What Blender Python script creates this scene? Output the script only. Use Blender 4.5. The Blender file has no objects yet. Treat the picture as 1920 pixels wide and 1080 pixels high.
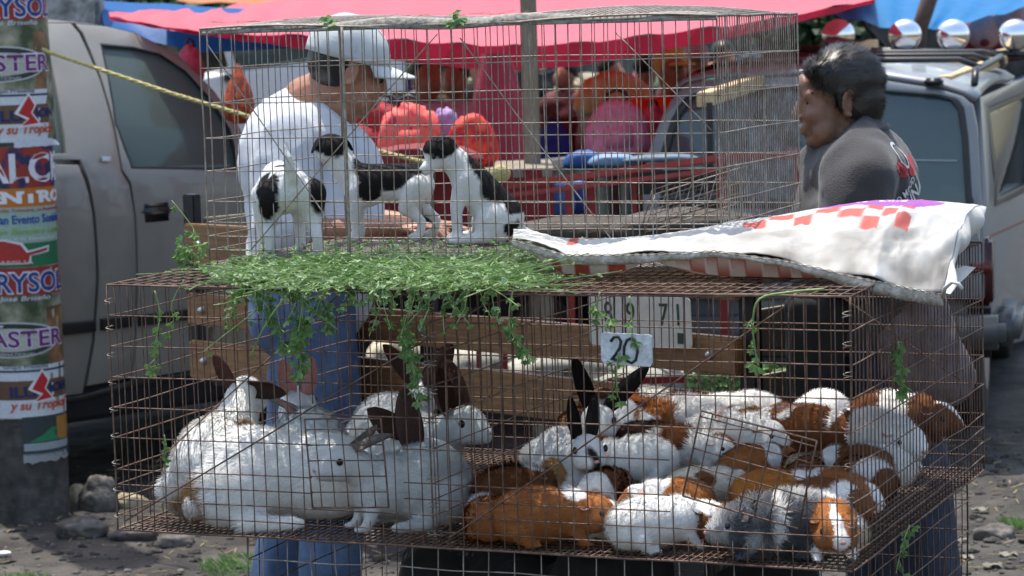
import bpy, bmesh, math, random
import numpy as np
from mathutils import Vector, Matrix, Quaternion, noise
random.seed(4); rng = np.random.default_rng(4)
sc = bpy.context.scene
COL = sc.collection
# ------------------------------------------------------------------ camera
F = 4860.0
PITCH, ROLL = math.atan(510/F), math.radians(-1.72)
RM = Matrix.Rotation(math.pi/2-PITCH, 3, 'X') @ Matrix.Rotation(ROLL, 3, 'Z')
CAM = Vector((0, 0, 1.85))
cd = bpy.data.cameras.new('camera'); cam = bpy.data.objects.new('camera', cd); COL.objects.link(cam)
cam.matrix_world = Matrix.Translation(CAM) @ RM.to_4x4()
cd.sensor_width = 36; cd.lens = 36*F/1920; cd.clip_start = .1; cd.clip_end = 500
cd.dof.use_dof = True; cd.dof.focus_distance = 5.35; cd.dof.aperture_fstop = 9
sc.camera = cam
# ------------------------------------------------------------------ world, sun, exposure
SUN_EL, SUN_AZ = math.radians(76), math.radians(-28)   # azimuth measured from +Y (behind the stall) towards +X
w = bpy.data.worlds.new('World'); sc.world = w; w.use_nodes = True
nt = w.node_tree; bg = nt.nodes['Background']
sky = nt.nodes.new('ShaderNodeTexSky'); sky.sky_type = 'NISHITA'; sky.sun_disc = False
sky.sun_elevation = SUN_EL; sky.sun_rotation = SUN_AZ; sky.air_density = 1.3; sky.dust_density = 2.5
nt.links.new(sky.outputs[0], bg.inputs[0]); bg.inputs[1].default_value = .15
sd = bpy.data.lights.new('sun', 'SUN'); sun = bpy.data.objects.new('sun', sd); COL.objects.link(sun)
sd.energy = 3.2; sd.angle = math.radians(.53); sd.color = (1, .955, .88)
sdir = Vector((math.sin(SUN_AZ)*math.cos(SUN_EL), math.cos(SUN_AZ)*math.cos(SUN_EL), math.sin(SUN_EL)))
sun.rotation_euler = sdir.to_track_quat('Z', 'Y').to_euler()
sc.view_settings.view_transform = 'Standard'; sc.view_settings.look = 'None'
sc.view_settings.exposure = .85; sc.view_settings.gamma = 1
sc.view_settings.use_curve_mapping = False
sc.render.engine = 'CYCLES'
sc.cycles.max_bounces = 6; sc.cycles.transparent_max_bounces = 8
sc.cycles.use_adaptive_sampling = True; sc.cycles.adaptive_threshold = .02
sc.cycles.use_denoising = True
# ------------------------------------------------------------------ helpers
def at(px, py, Y):
    d = RM @ Vector(((px-960)/F, -(py-540)/F, -1)); return CAM + d*(Y/d.y)
def onz(px, py, z):
    d = RM @ Vector(((px-960)/F, -(py-540)/F, -1)); return CAM + d*((z-CAM.z)/d.z)
def onplane(px, py, P0, n):
    d = RM @ Vector(((px-960)/F, -(py-540)/F, -1)); return CAM + d*((P0-CAM).dot(n)/d.dot(n))
def V(*a): return Vector(a)
def tag(o, label=None, cat=None, group=None, kind=None):
    if label: o['label'] = label
    if cat: o['category'] = cat
    if group: o['group'] = group
    if kind: o['kind'] = kind
    return o
def empty(name, loc, label, cat, group=None, rz=0):
    o = bpy.data.objects.new(name, None); COL.objects.link(o); o.location = loc; o.rotation_euler = (0, 0, rz)
    o.empty_display_size = .05
    return tag(o, label, cat, group)
def link(name, me, parent=None, m=None, smooth=False, world=True):
    """world=True: mesh data is in world space, re-based on the parent"""
    o = bpy.data.objects.new(name, me); COL.objects.link(o)
    if m is not None:
        me.materials.clear()
        for x in (m if isinstance(m, (list, tuple)) else [m]): me.materials.append(x)
    if smooth: me.shade_smooth()
    if parent is not None:
        o.parent = parent
        if world:
            mw = Matrix.Identity(4); p = parent; ch = []
            while p is not None: ch.append(p); p = p.parent
            for p in reversed(ch): mw = mw @ p.matrix_parent_inverse @ p.matrix_basis
            me.transform(mw.inverted())
    return o
def mesh(name, vs, fs):
    me = bpy.data.meshes.new(name); me.from_pydata([tuple(v) for v in vs], [], [tuple(f) for f in fs]); me.update(); return me
def rebase(o):
    """top-level mesh object in world space: put its origin at its base centre"""
    me = o.data; n = len(me.vertices); a = np.empty(n*3, 'f'); me.vertices.foreach_get('co', a); a = a.reshape(-1, 3)
    c = (a.min(0)+a.max(0))/2; c[2] = a[:, 2].min(); me.transform(Matrix.Translation([-float(x) for x in c])); o.location = [float(x) for x in c]; return o
def getco(me):
    a = np.empty(len(me.vertices)*3, 'f'); me.vertices.foreach_get('co', a); return a.reshape(-1, 3)
def setco(me, a): me.vertices.foreach_set('co', a.astype('f').ravel()); me.update()
class MB:
    def __init__(s): s.v = []; s.f = []
    def add(s, vs, fs):
        n = len(s.v); s.v += [tuple(v) for v in vs]; s.f += [tuple(i+n for i in f) for f in fs]; return s
    def box(s, c, size, rot=None, bev=0):
        x, y, z = [q/2 for q in size]; c = Vector(c); R = rot if rot is not None else Matrix.Identity(3)
        if bev <= 0:
            vs = [c+R@V(a*x, b*y, d*z) for a in (-1, 1) for b in (-1, 1) for d in (-1, 1)]
            return s.add(vs, [(0, 1, 3, 2), (4, 6, 7, 5), (0, 4, 5, 1), (2, 3, 7, 6), (0, 2, 6, 4), (1, 5, 7, 3)])
        bm = bmesh.new(); bmesh.ops.create_cube(bm, size=1)
        for v in bm.verts: v.co = V(v.co.x*size[0], v.co.y*size[1], v.co.z*size[2])
        bmesh.ops.bevel(bm, geom=bm.edges[:], offset=bev, segments=2, affect='EDGES')
        bm.verts.index_update()
        s.add([c+R@v.co for v in bm.verts], [[v.index for v in f.verts] for f in bm.faces]); bm.free(); return s
    def tube(s, pts, r, n=6, r1=None, cap=True, flat=1.0):
        pts = [Vector(p) for p in pts]; m = len(pts); vs = []; up = None
        for i, p in enumerate(pts):
            t = (pts[min(i+1, m-1)]-pts[max(i-1, 0)])
            t = t.normalized() if t.length > 1e-9 else V(0, 0, 1)
            if up is None: up = t.orthogonal().normalized()
            up = (up-t*up.dot(t)); up = up.normalized() if up.length > 1e-6 else t.orthogonal().normalized()
            b = t.cross(up); rr = (r if r1 is None else r+(r1-r)*i/max(1, m-1)) if not hasattr(r, '__len__') else r[i]
            for k in range(n):
                a = 2*math.pi*k/n; vs.append(p+up*(math.cos(a)*rr)+b*(math.sin(a)*rr*flat))
        fs = [(i*n+k, i*n+(k+1) % n, (i+1)*n+(k+1) % n, (i+1)*n+k) for i in range(m-1) for k in range(n)]
        if cap: fs += [tuple(range(n-1, -1, -1)), tuple((m-1)*n+k for k in range(n))]
        return s.add(vs, fs)
    def ell(s, c, r, seg=16, rings=10, rot=None):
        c = Vector(c); R = rot if rot is not None else Matrix.Identity(3)
        r = (r, r, r) if not hasattr(r, '__len__') else r
        vs = [c+R@V(0, 0, r[2])]
        for i in range(1, rings):
            a = math.pi*i/rings
            for k in range(seg):
                b = 2*math.pi*k/seg; vs.append(c+R@V(r[0]*math.sin(a)*math.cos(b), r[1]*math.sin(a)*math.sin(b), r[2]*math.cos(a)))
        vs.append(c+R@V(0, 0, -r[2])); L = len(vs)-1
        fs = [(0, 1+k, 1+(k+1) % seg) for k in range(seg)]
        for i in range(rings-2):
            for k in range(seg):
                a = 1+i*seg; fs.append((a+k, a+seg+k, a+seg+(k+1) % seg, a+(k+1) % seg))
        a = 1+(rings-2)*seg
        fs += [(a+k, L, a+(k+1) % seg) for k in range(seg)]
        return s.add(vs, fs)
    def grid(s, P, closed=False):
        """P[i][j] points"""
        n, m = len(P), len(P[0]); vs = [p for r in P for p in r]
        fs = [(i*m+j, i*m+(j+1) % m, (i+1)*m+(j+1) % m, (i+1)*m+j) for i in range(n-1) for j in range(m if closed else m-1)]
        return s.add(vs, fs)
    def cap(s, p0, p1, r0, r1=None, seg=14):
        r1 = r0 if r1 is None else r1; p0, p1 = Vector(p0), Vector(p1); d = p1-p0
        if d.length < 1e-6: return s.ell(p0, r0)
        pts, rs = [], []
        t = d.normalized()
        for i in range(7): a = math.pi/2*(i/6); pts.append(p0-t*(r0*math.cos(a))); rs.append(max(1e-4, r0*math.sin(a)))
        for i in range(6, -1, -1): a = math.pi/2*(i/6); pts.append(p1+t*(r1*math.cos(a))); rs.append(max(1e-4, r1*math.sin(a)))
        return s.tube(pts, rs, seg)
    def me(s, name='m'): return mesh(name, s.v, s.f)
    def obj(s, name, m, parent=None, smooth=False): return link(name, s.me(name), parent, m, smooth)
    def top(s, name, m, label, cat, group=None, smooth=False, kind=None):
        return tag(rebase(link(name, s.me(name), None, m, smooth)), label, cat, group, kind)
def blob(mb, voxel=.006, smooth=4, name='body', disp=None):
    """union of the closed shapes in mb as one continuous skin"""
    me = mb.me('tmp'); o = bpy.data.objects.new('tmp', me); COL.objects.link(o)
    r = o.modifiers.new('r', 'REMESH'); r.mode = 'VOXEL'; r.voxel_size = voxel; r.use_smooth_shade = True
    if smooth: s_ = o.modifiers.new('s', 'SMOOTH'); s_.iterations = smooth; s_.factor = .5
    dg = bpy.context.evaluated_depsgraph_get(); dg.update()
    out = bpy.data.meshes.new_from_object(o.evaluated_get(dg)); out.name = name
    bpy.data.objects.remove(o); bpy.data.meshes.remove(me)
    if disp:
        a = getco(out); nn = np.empty(len(out.vertices)*3, 'f'); out.vertices.foreach_get('normal', nn); nn = nn.reshape(-1, 3)
        d = np.array([disp(Vector(p)) for p in a]); setco(out, a+nn*d[:, None])
    out.shade_smooth()
    return out
def setcol(me, fn, name='Col'):
    a = getco(me); c = np.ones((len(a), 4), 'f')
    for i, p in enumerate(a): c[i, :3] = fn(Vector(p))
    at_ = me.color_attributes.new(name, 'FLOAT_COLOR', 'POINT'); at_.data.foreach_set('color', c.ravel()); return c
def s2l(r, g=None, b=None):
    if g is None: r, g, b = r
    return tuple((x/255/12.92 if x/255 <= .04045 else ((x/255+.055)/1.055)**2.4) for x in (r, g, b))
def fbm(p, s, o=3):
    return noise.fractal(Vector(p)*s, 1.0, 2.0, o)
# ------------------------------------------------------------------ materials
def mat(name, col, rough=.6, metal=0, var=.0, vscale=8, bump=0, bscale=60, col2=None, spec=.5, trans=0, alpha=1, sheen=0, attr=None, coat=0, emit=None, stretch=None, detail=5, contrast=None):
    m = bpy.data.materials.new(name); m.use_nodes = True; n = m.node_tree.nodes; L = m.node_tree.links
    b = n['Principled BSDF']; b.inputs['Roughness'].default_value = rough; b.inputs['Metallic'].default_value = metal
    b.inputs['Specular IOR Level'].default_value = spec; b.inputs['Alpha'].default_value = alpha
    b.inputs['Transmission Weight'].default_value = trans
    b.inputs['Sheen Weight'].default_value = sheen; b.inputs['Coat Weight'].default_value = coat
    b.inputs['Base Color'].default_value = (*col, 1)
    tc = n.new('ShaderNodeTexCoord'); src = tc.outputs['Object']
    if stretch:
        mp = n.new('ShaderNodeMapping'); mp.inputs['Scale'].default_value = stretch; L.new(src, mp.inputs[0]); src = mp.outputs[0]
    base = None
    if attr:
        a = n.new('ShaderNodeAttribute'); a.attribute_name = attr; base = a.outputs['Color']
    if var or col2:
        t = n.new('ShaderNodeTexNoise'); t.inputs['Scale'].default_value = vscale; t.inputs['Detail'].default_value = detail; L.new(src, t.inputs[0])
        fac = t.outputs['Fac']
        mr = n.new('ShaderNodeMapRange'); lo, hi = contrast or (.35, .65); mr.inputs[1].default_value = lo; mr.inputs[2].default_value = hi
        L.new(fac, mr.inputs[0]); fac = mr.outputs[0]
        if col2:
            mx = n.new('ShaderNodeMix'); mx.data_type = 'RGBA'; mx.inputs[6].default_value = (*col, 1); mx.inputs[7].default_value = (*col2, 1)
            if base: L.new(base, mx.inputs[6])
            L.new(fac, mx.inputs[0]); base = mx.outputs[2]
        if var:
            mx = n.new('ShaderNodeMix'); mx.data_type = 'RGBA'; mx.blend_type = 'MULTIPLY'; mx.inputs[0].default_value = 1
            if base: L.new(base, mx.inputs[6])
            else: mx.inputs[6].default_value = (*col, 1)
            cr = n.new('ShaderNodeMapRange'); cr.inputs[3].default_value = 1-var; cr.inputs[4].default_value = 1+var*.6
            t2 = n.new('ShaderNodeTexNoise'); t2.inputs['Scale'].default_value = vscale*3.7; t2.inputs['Detail'].default_value = 6; L.new(src, t2.inputs[0])
            cr.inputs[1].default_value = .3; cr.inputs[2].default_value = .7; L.new(t2.outputs['Fac'], cr.inputs[0])
            L.new(cr.outputs[0], mx.inputs[7]); base = mx.outputs[2]
    if base: L.new(base, b.inputs['Base Color'])
    if bump:
        t = n.new('ShaderNodeTexNoise'); t.inputs['Scale'].default_value = bscale; t.inputs['Detail'].default_value = 6; L.new(src, t.inputs[0])
        bp = n.new('ShaderNodeBump'); bp.inputs['Strength'].default_value = bump; bp.inputs['Distance'].default_value = .01
        L.new(t.outputs['Fac'], bp.inputs['Height']); L.new(bp.outputs[0], b.inputs['Normal'])
    return m
def translucent(name, col, amt=.5, **k):
    m = mat(name, col, **k); n = m.node_tree.nodes; L = m.node_tree.links
    b = n['Principled BSDF']; out = n['Material Output']; t = n.new('ShaderNodeBsdfTranslucent'); t.inputs[0].default_value = (*col, 1)
    bc = b.inputs['Base Color']
    if bc.is_linked: L.new(bc.links[0].from_socket, t.inputs[0])
    mx = n.new('ShaderNodeMixShader'); mx.inputs[0].default_value = amt
    L.new(b.outputs[0], mx.inputs[1]); L.new(t.outputs[0], mx.inputs[2]); L.new(mx.outputs[0], out.inputs[0]); return m
M = dict(
 rust=mat('rusty_wire', (.095, .050, .034), .7, .2, var=.35, vscale=25, col2=(.19, .12, .085)),
 galv=mat('old_galvanised_wire', (.36, .33, .285), .5, .2, var=.3, vscale=30, col2=(.22, .155, .11)),
 fur=mat('fur', (.8, .8, .8), .75, var=.10, vscale=60, attr='Col', bump=.22, bscale=350, spec=.1),
 furblade=mat('fur_strands', (.8, .8, .8), .9, attr='Col', var=.08, vscale=90, spec=.0),
 ear=translucent('ear_skin_and_fur', (.5, .3, .3), .3, rough=.75, attr='Col', var=.15, vscale=40, spec=.15, bump=.2, bscale=200),
 eye=mat('eye_black', (.008, .006, .006), .06), pinkskin=mat('pink_skin', (.55, .27, .24), .6),
 darkskin=mat('dark_ear_skin', (.07, .035, .03), .6, var=.3),
 skin=mat('tanned_skin', (.185, .092, .055), .55, var=.2, vscale=14, bump=.1, bscale=260, col2=(.25, .13, .082)),
 skin2=mat('warm_skin', (.31, .13, .075), .48, var=.14, vscale=14, bump=.12, bscale=160, col2=(.38, .17, .1)),
 hair=mat('black_hair', (.012, .010, .009), .42, var=.4, vscale=50),
 strands=mat('hair_strands', (.03, .026, .024), .38, spec=.6),
 greyhair=mat('grey_hair', (.35, .34, .33), .5),
 whitecloth=mat('white_cotton', (.54, .56, .60), .85, var=.05, vscale=5, bump=.25, bscale=260, sheen=.2),
 greycloth=mat('charcoal_cotton', (.040, .037, .039), .9, var=.12, vscale=5, bump=.3, bscale=280, sheen=.25),
 denim=mat('blue_denim', (.05, .09, .18), .85, var=.25, vscale=7, bump=.35, bscale=300, col2=(.10, .16, .27)),
 darkdenim=mat('dark_denim', (.016, .022, .042), .85, var=.25, vscale=7, bump=.35, bscale=300, col2=(.035, .045, .08)),
 capwhite=mat('white_cap_cloth', (.5, .52, .52), .7, var=.06, vscale=6, bump=.15, bscale=200),
 blackplastic=mat('black_plastic', (.015, .015, .016), .35), blackrubber=mat('black_rubber', (.018, .018, .018), .7, var=.3),
 blackmatte=mat('black_cloth', (.010, .010, .011), .9, var=.3, vscale=10),
 leather=mat('brown_leather', (.05, .02, .012), .5),
 wood=mat('varnished_plank', (.19, .085, .032), .5, var=.4, vscale=4, col2=(.27, .14, .055), stretch=(1, 1, 12), bump=.15, bscale=30),
 woodpale=mat('pale_timber', (.55, .38, .18), .6, var=.25, vscale=4, col2=(.66, .47, .25), stretch=(1.2, 8, 8), bump=.2, bscale=40),
 woodgrey=mat('weathered_timber', (.24, .2, .145), .8, var=.3, vscale=5, stretch=(8, 8, 1.2), bump=.4, bscale=50),
 iron=mat('black_iron', (.02, .02, .022), .5, .4, var=.3), steel=mat('dull_steel', (.45, .45, .46), .35, .9),
 redpaint=mat('red_painted_steel', (.25, .02, .02), .45, var=.25, vscale=9),
 chrome=mat('chrome', (.86, .87, .9), .045, 1),
 glass=mat('tinted_glass', (.085, .115, .105), .12, alpha=.88, spec=.5),
 glass2=mat('rear_glass', (.05, .085, .09), .07, alpha=.86, spec=.9),
 clear=mat('clear_plastic', (.7, .75, .75), .1, alpha=.35),
 stem=translucent('alfalfa_stem', (.22, .35, .10), .25, rough=.6, var=.3, vscale=9, col2=(.42, .52, .24)),
 leaf=translucent('alfalfa_leaf', (.12, .24, .06), .35, rough=.6, var=.35, vscale=14, col2=(.22, .36, .12)),
 leaf2=translucent('pale_leaf_underside', (.34, .46, .26), .35, rough=.65, var=.2, vscale=14),
 dry=mat('dry_straw', (.42, .33, .17), .85, var=.25, vscale=12),
 rock=mat('volcanic_rock', (.07, .062, .057), .95, var=.4, vscale=9, bump=1, bscale=35, col2=(.16, .145, .13)),
 rock2=mat('pale_stone', (.42, .36, .24), .9, var=.3, vscale=9, bump=.6, bscale=35),
)
def shinyprint(col, name='print'): return mat(name, col, .6, var=.12, vscale=30)
PR = {}
def pr(r, g, b):
    k = (r, g, b)
    if k not in PR: PR[k] = mat('printed_ink', s2l(*k), .6, var=.14, vscale=35)
    return PR[k]
# ------------------------------------------------------------------ cages
TH = math.radians(23)
U = V(-math.cos(TH), math.sin(TH), 0); W_ = V(math.sin(TH), math.cos(TH), 0); Z = V(0, 0, 1)
FR = at(1592, 556, 4.6); TOPZ = FR.z; H = .5; BOTZ = TOPZ-H
CW, CDP = 1.54, 1.07
def cg(u, v, z): q = FR+U*u+W_*v; return V(q.x, q.y, z)      # cage coordinates: u from the right corner to the left, v to the back
def jit(p, seed, amp=.0022, s=5):
    q = Vector(p)*s+V(seed, seed*1.7, 0); return p+noise.noise_vector(q)*amp
def wire(mb, a, b, r=.0014, seed=0, amp=.0022, holes=None, n=5, bow=None):
    a, b = Vector(a), Vector(b); L = (b-a).length; k = max(2, int(L/.05)+1); run = []
    for i in range(k+1):
        t = i/k; p = a.lerp(b, t)
        if bow: p = p+bow(p)
        q = jit(p, seed, amp)
        if holes and holes(p):
            if len(run) > 1: mb.tube(run, r, n)
            run = []
        else: run.append(q)
    if len(run) > 1: mb.tube(run, r, n)
def panel(parent, name, o, a, b, us, vs, m, r=.0013, amp=.0022, holes=None, bow=None, label=None, off=None):
    """wires along b at each us (fraction metres along unit a) and along a at each vs"""
    mb = MB(); A, B = a.normalized(), b.normalized(); la, lb = a.length, b.length
    nrm = A.cross(B).normalized()*r*1.3
    for i, x in enumerate(us): wire(mb, o+A*x, o+A*x+B*lb, r, 0, amp, holes, bow=bow)
    for i, y in enumerate(vs): wire(mb, o+B*y+nrm, o+B*y+A*la+nrm, r*1.1, 0, amp, holes, bow=bow)
    for p0, p1 in ((o, o+A*la), (o, o+B*lb), (o+A*la, o+A*la+B*lb), (o+B*lb, o+B*lb+A*la)): wire(mb, p0, p1, r*1.5, 0, amp, holes, bow=bow)
    ob = mb.obj(name, m, parent, True)
    if label: ob['label'] = label
    return ob
def rng_(a, b, st): return [a+st*i for i in range(int((b-a)/st+1e-6)+1)]
ZS = [0, .031, .062, .093, .124, .19, .252, .314, .376, .438]
low = empty('wire_cage', cg(CW/2, CDP/2, BOTZ), 'large rusty wire cage full of rabbits and guinea pigs, strewn with green fodder on top', 'cage')
o0 = cg(0, 0, BOTZ)
def hole_front(p):
    d = p-o0; u, z = d.dot(U), d.z
    return (.93 < u < 1.09 and .075 < z < .245) or (.10 < u < .33 and .09 < z < .25)
def sagtop(p):
    d = p-o0; return Z*(-.006*math.sin(math.pi*min(1, max(0, d.dot(U)/CW))))
us = rng_(.028, CW-.01, .0285)
panel(low, 'front_panel', o0, U*CW, Z*H, us, ZS[1:], M['rust'], holes=hole_front)
panel(low, 'back_panel', cg(0, CDP, BOTZ), U*CW, Z*H, rng_(.028, CW-.01, .0285), ZS[1:], M['rust'])
panel(low, 'side_panel', o0, W_*CDP, Z*H, rng_(.028, CDP-.01, .0265), ZS[1:], M['rust'], amp=.004)
panel(low, 'side_panel', cg(CW, 0, BOTZ), W_*CDP, Z*H, rng_(.028, CDP-.01, .05), ZS[1:], M['rust'], amp=.003)
panel(low, 'top_panel', cg(0, 0, TOPZ), U*CW, W_*CDP, rng_(.025, CW-.01, .028), rng_(.05, CDP-.01, .055), M['rust'], amp=.004, bow=sagtop)
panel(low, 'floor_panel', cg(0, 0, BOTZ), U*CW, W_*CDP, rng_(.02, CW-.01, .014), rng_(.028, CDP-.01, .028), M['rust'], r=.0016, amp=.003)
panel(low, 'divider_panel', cg(.835, 0.003, BOTZ), W_*CDP, Z*H, rng_(.03, CDP-.01, .055), ZS[1:], M['rust'], amp=.003)
def rotp(o, ang, L, Hh, name, lab):
    A = (U*math.cos(ang)+Z*math.sin(ang)); B = (-U*math.sin(ang)+Z*math.cos(ang))
    panel(low, name, o, A*L, B*Hh, rng_(.028, L-.01, .029), rng_(.03, Hh-.01, .031), M['rust'], amp=.003, label=lab)
rotp(cg(.925, -.006, BOTZ+.075), math.radians(-3), .165, .175, 'patch_panel', 'small square patch of mesh wired onto the left front')
rotp(cg(.10, -.006, BOTZ+.075), math.radians(13), .225, .165, 'patch_panel', 'tilted rectangular patch of mesh wired onto the right front')
mb = MB()
for a, b in ((cg(CW-.02, -.003, BOTZ+.02), cg(.72, -.003, TOPZ-.03)), (cg(.80, -.003, BOTZ+.02), cg(.12, -.003, TOPZ-.02)), (cg(CW-.09, .01, BOTZ+.14), cg(CW-.31, .45, TOPZ-.05)), (cg(.45, CDP-.01, TOPZ-.03), cg(0.05, CDP-.01, BOTZ+.2))):
    mb = MB(); wire(mb, a, b, .0018, 3); mb.obj('brace_wire', M['rust'], low, True)
pass
mb = MB()
for u in (.835, .822, 0.004, CW-.004):
    for i in range(9):
        z = BOTZ+.03+i*.055; c = cg(u, -.003, z); mb.tube([c+U*(.008*math.cos(t))+Z*(.004*t/3-.008)+W_*(.008*math.sin(t)) for t in np.linspace(0, 10, 14)], .0009, 4)
mb.obj('tie_wire', M['galv'], low, True)['kind'] = 'stuff'
# upper cage
UU0, UV0 = 1.527, .397
UW, UD, UH = 1.158, .55, .5; UB = TOPZ+.004
up = empty('wire_cage', cg(UU0-UW/2, UV0+UD/2, UB), 'grey wire cage holding three black and white puppies, set on top of the rusty one', 'cage')
def ug(u, v, z): return cg(UU0-UW+u, UV0+v, UB+z)
UZ = [.03, .06, .09, .135, .2, .27, .345, .42]
au = rng_(.028, UW-.01, .0285)
panel(up, 'front_panel', ug(0, 0, 0), U*UW, Z*UH, au, UZ, M['galv'], r=.0012)
panel(up, 'back_panel', ug(0, UD, 0), U*UW, Z*UH, rng_(.02, UW-.01, .0285), UZ, M['galv'], r=.0012, amp=.004)
panel(up, 'side_panel', ug(0, 0, 0), W_*UD, Z*UH, rng_(.016, UD-.01, .0155), UZ, M['galv'], r=.0013, amp=.003)
panel(up, 'side_panel', ug(UW, 0, 0), W_*UD, Z*UH, rng_(.03, UD-.01, .06), UZ, M['galv'], r=.0012, amp=.003)
def topbow(p):
    d = p-ug(0, 0, 0); x, y = d.dot(U)/UW, d.dot(W_)/UD
    return Z*(.022*math.sin(math.pi*min(1, max(0, x)))**.5*math.sin(math.pi*min(1, max(0, y)))+.008*math.sin(x*9))
panel(up, 'top_panel', ug(0, 0, UH), U*UW, W_*UD, rng_(.014, UW-.01, .0145), rng_(.0125, UD-.01, .0125), M['galv'], r=.0017, amp=.003, bow=topbow)
panel(up, 'floor_panel', ug(0, 0, 0), U*UW, W_*UD, rng_(.012, UW-.01, .0125), rng_(.0125, UD-.01, .0125), M['galv'], r=.0012, amp=.002)
mb = MB()
for a, b in ((ug(.55, -.003, .47), ug(.2, -.003, .02)), (ug(UW-.02, -.003, .47), ug(.84, -.003, .06)), (ug(.60, -.003, .48), ug(UW-.1, -.003, .03)), (ug(.42, UD, .47), ug(.2, UD, .25))):
    mb = MB(); wire(mb, a, b, .0015, 5); mb.obj('brace_wire', M['galv'], up, True)
pass
mb = MB(); mb.tube([ug(UW-.055, UD+.004, z) for z in np.linspace(0, .5, 8)], .004, 8); mb.obj('stay_rod', M['galv'], up, True); mb = MB(); mb.tube([ug(UW-.34, -.004, z) for z in np.linspace(0, .5, 8)], .003, 8)
mb.obj('stay_rod', M['galv'], up, True)
# thin weathered strip lying along the near top edge
mb = MB(); P = []
for i in range(40):
    t = i/39; zz = .008+.009*math.sin(math.pi*t)+.004*math.sin(t*23)
    P.append([ug(t*UW, -.004+.03*j/3+.003*math.sin(t*40+j), UH-.006+zz*(j > 0)+.004*(j == 2)) for j in range(4)])
mb.grid(P); o = mb.obj('top_strip', mat('weathered_strip', (.2, .185, .16), .85, var=.4, vscale=30, bump=.5, bscale=80, col2=(.32, .3, .26)), up, True); sm = o.modifiers.new('s', 'SOLIDIFY'); sm.thickness = .003
# third cage under
LB = BOTZ-.5
bot = empty('wire_cage', cg(.62, CDP/2, LB), 'dark wire cage underneath, only its top rows showing below the rabbits', 'cage')
BW = 1.24
panel(bot, 'front_panel', cg(0.02, .03, LB), U*BW, Z*.494, rng_(.05, BW-.01, .055), rng_(.06, .47, .065), M['galv'], amp=.008)
panel(bot, 'side_panel', cg(0.02, .03, LB), W_*.95, Z*.494, rng_(.05, .93, .05), rng_(.06, .47, .065), M['rust'], amp=.004)
panel(bot, 'side_panel', cg(0.02+BW, .03, LB), W_*.95, Z*.494, rng_(.05, .93, .08), rng_(.06, .47, .065), M['rust'], amp=.004)
panel(bot, 'back_panel', cg(0.02, .98, LB), U*BW, Z*.494, rng_(.05, BW-.01, .055), rng_(.06, .47, .065), M['rust'], amp=.004)
panel(bot, 'floor_panel', cg(0.02, .03, LB), U*BW, W_*.95, rng_(.05, BW-.01, .05), rng_(.05, .93, .05), M['rust'], amp=.004)
# black hens/cloth heap inside the lowest cage: shaggy black cloth
mb = MB()
for i in range(14):
    mb.ell(cg(.12+.065*i, .22+.25*random.random(), LB+.16+.22*random.random()), (.13, .13, .15))
me = blob(mb, .02, 3, 'cloth', disp=lambda p: .03*fbm(p, 9))
tag(rebase(link('cloth_heap', me, None, M['blackmatte'])), 'heap of black shaggy stuff filling the lowest cage', 'cloth')
# two crates carrying the lowest cage
for i, u in enumerate((.25, 1.0)):
    c = cg(u, .5, 0); mb = MB(); Rz = Matrix.Rotation(-TH, 3, 'Z')
    e = empty('crate', V(c.x, c.y, 0), ('dark crate carrying the right half of the lowest cage' if i == 0 else 'dark crate carrying the left half of the lowest cage'), 'crate')
    hh = LB-.006
    for k in range(4):
        for s in (-1, 1):
            mb2 = MB(); mb2.box(V(c.x, c.y, hh*(k+.5)/4)+W_*(.3*s), (.5, .015, hh/4-.02), Rz); mb2.obj('slat', M['woodgrey'], e)
            mb2 = MB(); mb2.box(V(c.x, c.y, hh*(k+.5)/4)+U*(.26*s), (.015, .55, hh/4-.02), Rz); mb2.obj('slat', M['woodgrey'], e)
    for sx in (-1, 1):
        for sy in (-1, 1): mb.box(V(c.x, c.y, hh/2)+U*(.235*sx)+W_*(.275*sy), (.03, .03, hh), Rz)
    mb.obj('corner_post', M['woodgrey'], e)
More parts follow.
